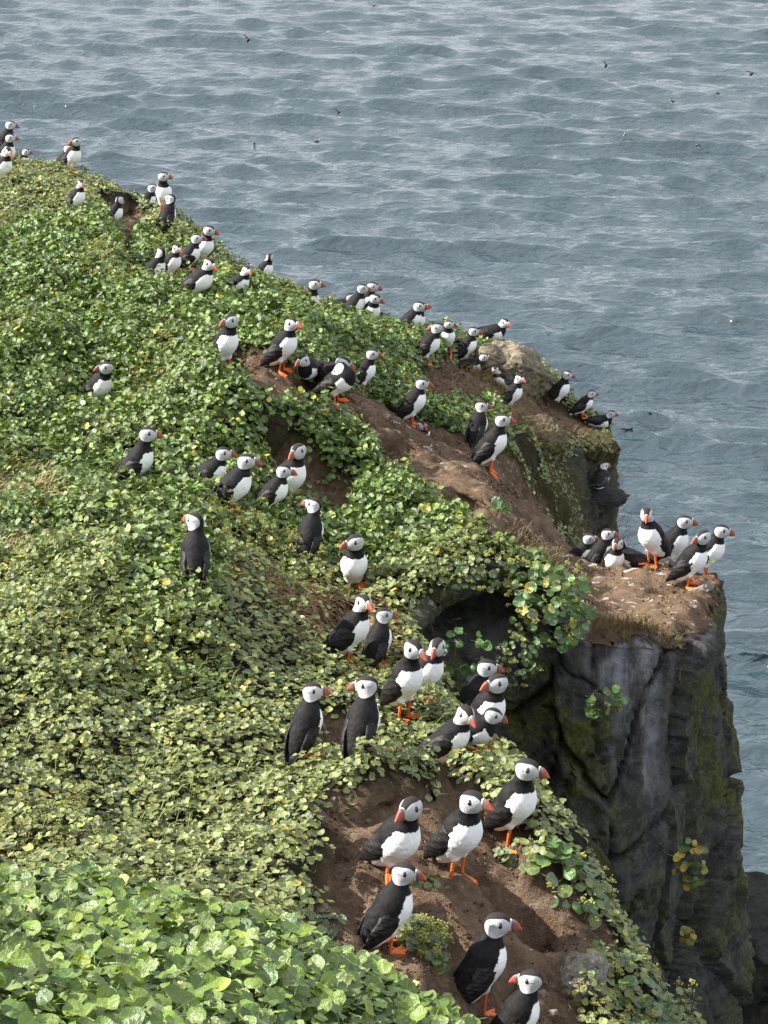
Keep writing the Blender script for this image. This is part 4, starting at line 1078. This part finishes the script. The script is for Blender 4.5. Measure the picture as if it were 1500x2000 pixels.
def eulers(nrm, r, tilt):
    """leaf frames: up = normal tilted at random, heading free"""
    n = len(nrm); up = nrm + tilt[:, None]*r.normal(size=(n, 3))*np.array([1, 1, .3]); up /= np.linalg.norm(up, axis=1)[:, None]
    a = r.uniform(0, 2*math.pi, n); x = np.stack([np.cos(a), np.sin(a), np.zeros(n)], 1)
    x -= up*(x*up).sum(1)[:, None]; x /= np.linalg.norm(x, axis=1)[:, None]; y = np.cross(up, x)
    ry = -np.arcsin(np.clip(x[:, 2], -1, 1)); rx = np.arctan2(y[:, 2], up[:, 2]); rz = np.arctan2(x[:, 1], x[:, 0])
    return np.stack([rx, ry, rz], 1)
GNX, GNY = np.gradient(GZ, gx, axis=0), np.gradient(GZ, gy, axis=1)
def normals(x, y):
    n = np.stack([-bil(GNX, x, y), -bil(GNY, x, y), np.ones(len(x))], 1); return n/np.linalg.norm(n, axis=1)[:, None]
lr = np.random.default_rng(99)
NC = 840000
cx = lr.uniform(-4.4, 2.4, NC); cy = lr.uniform(2.0, 16.6, NC)
cz_ = H(cx, cy)
qx, qy, qd = proj(np.stack([cx, cy, cz_], 1))
sl_ = bil(STEEP, cx, cy)
keep = (qx > -800) & (qx < 1560) & (qy > 180) & (qy < 2180) & (sl_ < 3.0)
ss = bil(SOILG, cx, cy); insd = in_poly(cx, cy, POLY); edge_d, _ = seg_dist(cx, cy, EP[:, :2])
keep &= (ss < 0.004+0.02*lr.normal(size=NC)) & (insd | (edge_d < 0.55))
far_side = (~insd) & (cy > 12.9) & (edge_d > 0.30); keep &= ~far_side
twig = np.exp(-((qx-650)/120)**2-((qy-1200)/45)**2)               # thin, twiggy growth
keep &= lr.uniform(size=NC) > 0.75*twig
cx, cy, cz_, qx, qy, qd, sl_ = [a[keep] for a in (cx, cy, cz_, qx, qy, qd, sl_)]
B_ = np.array(BASES)
dmin = np.full(len(cx), 9.0)
for (bx, by, bd) in BASES: dmin = np.minimum(dmin, np.hypot(cx-bx, cy-by))
ok = dmin > 0.038; cx, cy, cz_, qx, qy, qd, sl_ = [a[ok] for a in (cx, cy, cz_, qx, qy, qd, sl_)]
n = len(cx)
fore = cy < 3.95 - 0.0*cx                                           # the near bank
fresh = np.clip(0.5+0.9*fbm(cx*0.55, cy*0.35, 0, 3, 61)+0.35*fbm(cx*3, cy*2, 0, 2, 63), 0, 1)
fresh = np.where((qy > 1380) & (qx > 150), fresh*0.35, fresh); fresh = np.where((qy > 900) & (qy < 1380) & (qx < 450), np.clip(fresh+.35, 0, 1), fresh)
grassy = np.exp(-((qx-30)/110)**2-((qy-965)/40)**2) + np.exp(-((qx-40)/90)**2-((qy-1075)/35)**2)
can = 0.004 + 0.062*lr.uniform(size=n)**1.3*np.clip(0.75+0.55*fresh+0.9*vnoise(cx*13, cy*10, 0, 71), .15, 2) - 0.02*np.clip(grassy, 0, 1)
P = np.stack([cx, cy, cz_+can], 1)
nr = normals(cx, cy); nr = nr*0.6+np.array([0, 0, .5]); nr /= np.linalg.norm(nr, axis=1)[:, None]
rot = eulers(nr, lr, 0.36+0.26*fresh)
c_dusty = np.array([.205, .222, .068]); c_fresh = np.array([.112, .172, .026]); c_deep = np.array([.045, .090, .016]); c_blue = np.array([.12, .17, .085]); c_yel = np.array([.38, .32, .05])
u1 = lr.uniform(size=n)[:, None]; f_ = fresh[:, None]
tint = c_dusty*(1-f_)+c_fresh*f_
tint = tint*(1-.5*u1**1.5)+(c_deep*.8+c_blue*.2)*.5*u1**1.5
blue = (lr.uniform(size=n) < .06)[:, None]; tint = np.where(blue, c_blue*1.1, tint)
yel = (lr.uniform(size=n) < .02)[:, None]; tint = np.where(yel, c_yel, tint)
tint *= np.exp(lr.normal(0, .32, n))[:, None]
scl = (0.0155+0.0135*lr.beta(2, 3, n))*(0.92+0.25*fresh)
pk = lr.integers(0, 5, n)
budz = (fbm(cx*2.2, cy*1.6, 0, 2, 77) > 0.45) & (lr.uniform(size=n) < .16)
pk = np.where(budz, 5, pk); tint[budz] = np.array([.30, .29, .055])*lr.uniform(.7, 1.2, budz.sum())[:, None]; P[budz, 2] += .012; scl[budz] *= .95
m_ = ~fore & (lr.uniform(size=n) < .62+.3*fresh) & (lr.uniform(size=n) > .7*np.clip(grassy, 0, 1))
near_m = m_ & (cy < 8.6); far_m = m_ & (cy >= 8.6)
scatter_obj('ground_cover', P[near_m], rot[near_m], scl[near_m], tint[near_m], pk[near_m], kind='stuff', label='low mat of dusty green round leaves over the near slope', category='ground cover')
scatter_obj('ground_cover', P[far_m], rot[far_m], scl[far_m], tint[far_m], pk[far_m], kind='stuff', label='low mat of green round leaves over the far slope and crest', category='ground cover')
print('LEAVES', near_m.sum(), far_m.sum(), fore.sum())

# --- the lush plant filling the near corner: its largest leaves are single objects
def leaf_obj(parent, P, R, s, col, k):
    o = obj('leaf', LEAFO[k], parent); o.location = P; o.rotation_euler = R; o.scale = (s, s, s); o.color = (*col, 1); return o
LEAFO = []
for me_ in LEAFS:
    c = me_.copy(); c.name = 'single_leaf'; c.materials.clear(); c.materials.append(M_LEAFO); LEAFO.append(c)
fr = np.random.default_rng(5)
NF = 46000
fx = fr.uniform(-2.3, 1.1, NF); fy = fr.uniform(1.8, 4.1, NF); fz = H(fx, fy)
a_, b_, _ = proj(np.stack([fx, fy, fz], 1))
kp = (a_ > -1500) & (a_ < 1250) & (b_ < 2450) & (b_ > 1600) & (bil(SOILG, fx, fy) < 0) & (fr.uniform(size=NF) < .8)
fx, fy, fz = fx[kp], fy[kp], fz[kp]; nfm = len(fx)
up_ = fr.uniform(size=nfm)
fh = .015+.07*up_**1.2 + .02*vnoise(fx*6, fy*6, 0, 8)
FP = np.stack([fx, fy, fz+fh], 1); fn = normals(fx, fy)*.4+np.array([0, -.10, .7])
fR = eulers(fn/np.linalg.norm(fn, axis=1)[:, None], fr, .44+.0*fx)
fc = np.array([.115, .215, .036])*(1-up_[:, None]*.0)
sel = fr.uniform(size=(nfm, 1)); fc = np.where(sel < .22, np.array([.15, .20, .055]), np.where(sel < .42, np.array([.075, .14, .022]), np.where(sel > .93, np.array([.22, .28, .035]), np.array([.145, .22, .030]))))
fc = fc*.88*np.exp(fr.normal(0, .2, nfm))[:, None]
fs = .020+.015*fr.beta(2, 2, nfm)
plant = bpy.data.objects.new('leafy_plant', None); COL.objects.link(plant); plant.location = (-.3, 3.2, float(H(-.3, 3.2)))
tag(plant, 'lush bright green fleshy leaved plant filling the near bottom left corner', 'plant')
a_, b_, dd_ = proj(FP); vis = (a_ > 0) & (a_ < 1000) & (b_ < 2000) & (b_ > 1650)
score = np.where(vis, fs/dd_*(0.6+up_), -1); order = np.argsort(-score); big = np.zeros(nfm, bool); big[order[:300]] = True
po = np.array(plant.location)
for k in np.where(big)[0]: leaf_obj(plant, tuple(FP[k]-po), tuple(fR[k]), float(fs[k]*1.08), fc[k], int(fr.integers(0, 5)))
ob = scatter_obj('foliage', (FP-po)[~big], fR[~big], fs[~big], fc[~big], fr.integers(0, 5, (~big).sum()), plant, kind='stuff')

# --- plants with their own leaves: on the cliff and on the bank
def clump(name, px, py, d, n, rad, size, label, cols, down=0.0, seed=0, buds=0, facing=(0, -1, .35), on_ground=True):
    r = np.random.default_rng(seed)
    c = pick(px, py) if on_ground else W(px, py, d)
    root = bpy.data.objects.new(name, None); COL.objects.link(root); root.location = c; tag(root, label, 'plant', None)
    f0 = np.array(facing, float); f0 /= np.linalg.norm(f0)
    for k in range(n):
        q = r.normal(size=3); q /= np.linalg.norm(q); q = q*np.array(rad)*r.uniform(.35, 1)**.5
        if on_ground: q[2] = abs(q[2]); q[2] += float(H(c[0]+q[0], c[1]+q[1])-c[2])*.8
        nn = (f0 + .5*q/np.linalg.norm(q) + .35*r.normal(size=3))[None]; nn /= np.linalg.norm(nn)
        e = eulers(nn, r, np.array([.1]))[0]
        col = np.array(cols[int(r.integers(0, len(cols)))])*math.exp(r.normal(0, .18))
        leaf_obj(root, tuple(q), tuple(e), float(size*r.uniform(.7, 1.25)), col, int(r.integers(0, 5)))
    if buds:
        Pb = r.normal(size=(buds, 3)); Pb /= np.linalg.norm(Pb, axis=1)[:, None]; Pb = Pb*np.array(rad)*1.02
        if on_ground: Pb[:, 2] = np.abs(Pb[:, 2])
        scatter_obj('flower_buds', Pb, r.uniform(-.5, .5, (buds, 3)), r.uniform(.018, .03, buds), np.array([[.30, .30, .06]])*np.exp(r.normal(0, .2, (buds, 1))), np.full(buds, 5), root, kind='stuff')
    return root
GRN = [(.045, .11, .028), (.06, .14, .03), (.09, .18, .04), (.10, .15, .08)]
OLV = [(.12, .17, .05), (.16, .18, .06), (.07, .12, .03), (.13, .16, .09)]
YLW = [(.10, .15, .03), (.16, .18, .04), (.32, .24, .03), (.07, .12, .03)]
clump('hanging_plant', 1080, 1185, 8.15, 150, (.17, .10, .17), .034, 'thick plant hanging over the cliff rim beside the dark hollow', GRN*2+OLV[:2]+[(.26, .23, .03)], seed=1, on_ground=False, buds=40)
clump('hanging_plant', 1180, 1370, 8.18, 26, (.075, .04, .07), .030, 'small round leaved plant growing alone in the middle of the cliff face', YLW[:2]+GRN[1:3], seed=2, on_ground=False)
clump('hanging_plant', 1345, 1690, 8.55, 34, (.07, .04, .12), .030, 'yellowing plant rooted in a crack low on the cliff face', YLW, seed=3, on_ground=False)
clump('hanging_plant', 1345, 1830, 8.7, 12, (.03, .03, .05), .028, 'few yellow leaves near the foot of the cliff face', YLW[1:3], seed=4, on_ground=False)
clump('hanging_plant', 905, 1290, 8.0, 36, (.13, .09, .13), .032, 'dark leaved plant growing inside the shaded hollow', GRN[:3], seed=5, on_ground=False)
clump('hanging_plant', 865, 1030, 8.35, 70, (.13, .07, .10), .036, 'glossy plant with yellow leaves overhanging the top of the hollow', GRN[1:]*3+[(.30, .26, .03)], seed=6, on_ground=True, buds=20)
clump('hanging_plant', 935, 1118, 8.12, 110, (.20, .07, .07), .022, 'small leaved creeper draping the rim above the dark hollow', OLV, seed=21, on_ground=False, buds=30)
clump('hanging_plant', 1015, 1290, 8.12, 60, (.09, .04, .12), .021, 'dull creeper on the rock right of the dark hollow', OLV+GRN[:1], seed=22, on_ground=False, buds=12)
clump('leafy_tuft', 985, 1680, 5.9, 22, (.032, .03, .022), .024, 'little leafy tuft on the lip below the right puffin of the soil bank', OLV, seed=7, facing=(0, -.3, 1))
clump('leafy_tuft', 835, 1735, 5.6, 34, (.055, .05, .022), .024, 'leafy tuft beside the striding puffin on the soil bank', OLV, seed=8, facing=(0, -.3, 1))
clump('leafy_tuft', 830, 1850, 5.4, 110, (.062, .06, .062), .022, 'domed cushion plant with yellow green buds on the soil bank', OLV, seed=9, facing=(0, -.3, 1), buds=55)
clump('leafy_tuft', 640, 1805, 5.3, 30, (.06, .05, .018), .022, 'flat spread of dull leaves under the overhanging mat of the soil bank', [(.11, .14, .07), (.08, .11, .05)], seed=10, facing=(0, -.2, 1))
clump('leafy_tuft', 680, 815, 9.5, 26, (.09, .08, .02), .026, 'thin leafy patch on the brown shelf below the preening puffin', OLV, seed=11, facing=(0, -.2, 1))
clump('leafy_tuft', 975, 995, 9.0, 26, (.05, .05, .05), .026, 'green tuft growing on the earth slope under the shelf hump', GRN, seed=12)
clump('leafy_tuft', 1110, 1740, 6.0, 60, (.13, .10, .09), .036, 'broad leaved plant spilling over the right lip of the soil bank', GRN[1:]+OLV[:2], seed=13, facing=(.3, -.4, 1), buds=16)
clump('leafy_tuft', 1240, 1950, 6.0, 110, (.16, .12, .08), .026, 'creeping plant at the bottom of the bank in front of the cliff', OLV[1:]+GRN[2:], seed=14, facing=(.1, -.5, 1), buds=16)

# --- dry grass
def grass(name, spots, label, cols, L=.07):
    V = []; Fc = []; T = []
    r = np.random.default_rng(31)
    for (px, py, rx, ry, n_, lean) in spots:
        c = pick(px, py)
        for _ in range(n_):
            x = c[0]+r.normal()*rx; y = c[1]+r.normal()*ry; z = float(H(x, y))
            a = r.uniform(0, 6.28); l = L*r.uniform(.5, 1.2); dx, dy = math.cos(a)*l*.7+lean*l, math.sin(a)*l*.6; w = .0016
            b = len(V); px_, py_ = -dy/l*w, dx/l*w
            V += [(x-px_, y-py_, z), (x+px_, y+py_, z), (x+dx*.5+px_, y+dy*.5+py_, z+l*.65), (x+dx*.5-px_, y+dy*.5-py_, z+l*.65), (x+dx, y+dy, z+l*.75)]
            Fc += [(b, b+1, b+2, b+3), (b+3, b+2, b+4)]
    me = bpy.data.meshes.new(name); me.from_pydata(V, [], Fc); me.materials.append(simple_mat(name+'_blades', cols, .8, .15, .45, 25, 0)); me.update()
    return obj(name, me, kind='stuff', label=label, category='grass')
grass('dry_grass', [(20, 965, .10, .16, 1500, .4), (110, 985, .06, .08, 400, .5), (40, 1075, .08, .09, 600, .4)], 'pale dry grass patches at the left edge of the slope', (.27, .24, .11), .06)
grass('withered_grass', [(955, 745, .10, .10, 700, .2), (1010, 830, .12, .12, 500, .3), (1090, 935, .22, .16, 2600, .5), (960, 870, .10, .2, 500, .4), (1190, 985, .12, .12, 900, .6), (1150, 1225, .10, .02, 300, .1), (1250, 1225, .10, .02, 300, .0), (1060, 1100, .08, .05, 300, .2)], 'withered brown grass and moss over the faces of the outcrops', (.15, .115, .05), .07)

tr_ = np.random.default_rng(404); spots_ = []
for _ in range(90):
    a, b = tr_.uniform(0, 900), tr_.uniform(380, 1650); q = pick(a, b)
    if q is not None and bil(SOILG, q[0], q[1]) < -.05: spots_.append((a, b, .04, .05, 16, .3))
grass('grass_blades', spots_, 'thin green grass blades standing up through the leaf mat', (.16, .19, .06), .075)
# --- crumbs of earth and grit on the bare soil
def crumb_mat():
    m, t, out = mat('earth_crumb'); g = N(t)
    nz = g.noise(g.n('ShaderNodeTexCoord').outputs['Object'], 2.5, 3)
    c = g.mix(g.ramp(nz, .35, .65, 0, .5), g.attr('tint', 'INSTANCER').outputs['Color'], (.06, .035, .02))
    g.link(g.bsdf(c, .9, .1, g.bump(nz, .6, .1)), out.inputs[0]); return m
CS = []
M_CRUMB = crumb_mat()
for k in range(4):
    v_, f_c = rock_np(2, (.5, .5, .36), 300+k); CS.append(bpy.data.objects.new('crumb_source', mesh_np('crumb', v_, f_c, [M_CRUMB], smooth=False)))
CT = scatter_tree(CS)
er = np.random.default_rng(77); NE = 170000
ex, ey = er.uniform(-2.6, 1.7, NE), er.uniform(4.2, 14.5, NE)
es = bil(SOILG, ex, ey); kk = (es > 0.0) & in_poly(ex, ey, POLY) & (vnoise(ex*6, ey*6, 0, 91)+.5*er.normal(size=NE) > -.1); ex, ey = ex[kk], ey[kk]; ne = len(ex)
ez = H(ex, ey)
sz = .005+.016*er.beta(1, 5, ne); sz = np.where(er.uniform(size=ne) < .03, sz*1.9, sz)
tc = np.array([[.13, .078, .046]])*np.exp(er.normal(0, .35, (ne, 1))); pale_ = (er.uniform(size=ne) < .08)[:, None]; tc = np.where(pale_, np.array([[.34, .29, .22]]), tc)
scatter_obj('soil_crumbs', np.stack([ex, ey, ez+sz*.05], 1), er.uniform(-3, 3, (ne, 3)), sz, tc, er.integers(0, 4, ne), None, CT, kind='stuff', label='crumbs of brown earth and grit scattered on the bare soil', category='soil')
print('CRUMBS', ne)
# dead twigs lying on the thin patch
def twigs(spots):
    V = []; Fc = []; r = np.random.default_rng(8)
    for (px, py, rx, ry, n_) in spots:
        c = pick(px, py)
        for _ in range(n_):
            x, y = c[0]+r.normal()*rx, c[1]+r.normal()*ry; a = r.normal(0, .7)+r.choice([0, math.pi]); l = r.uniform(.04, .13); b = len(V)
            for q in range(4):
                xx, yy = x+math.cos(a)*l*q/3, y+math.sin(a)*l*q/3; z = float(H(xx, yy))+.012+r.uniform(0, .018); a += r.normal(0, .25)
                V += [(xx, yy-.0016, z), (xx, yy+.0016, z), (xx, yy, z+.003)]
                if q: k = b+q*3; Fc += [(k-3, k-2, k+1, k), (k-2, k-1, k+2, k+1), (k-1, k-3, k, k+2)]
    me = bpy.data.meshes.new('twigs'); me.from_pydata(V, [], Fc); me.materials.append(simple_mat('dead_twig', (.20, .135, .075), .85, .1, .4, 30, .3)); me.update()
    return obj('twigs', me, kind='stuff', label='tangle of dead brown twigs on the thin patch of the slope', category='twigs')
twigs([(640, 1200, .16, .20, 420), (560, 1160, .14, .15, 160), (720, 1240, .08, .1, 120), (480, 640, .2, .2, 90), (950, 800, .2, .3, 160), (1180, 700, .1, .1, 0), (700, 1290, .2, .1, 80)])
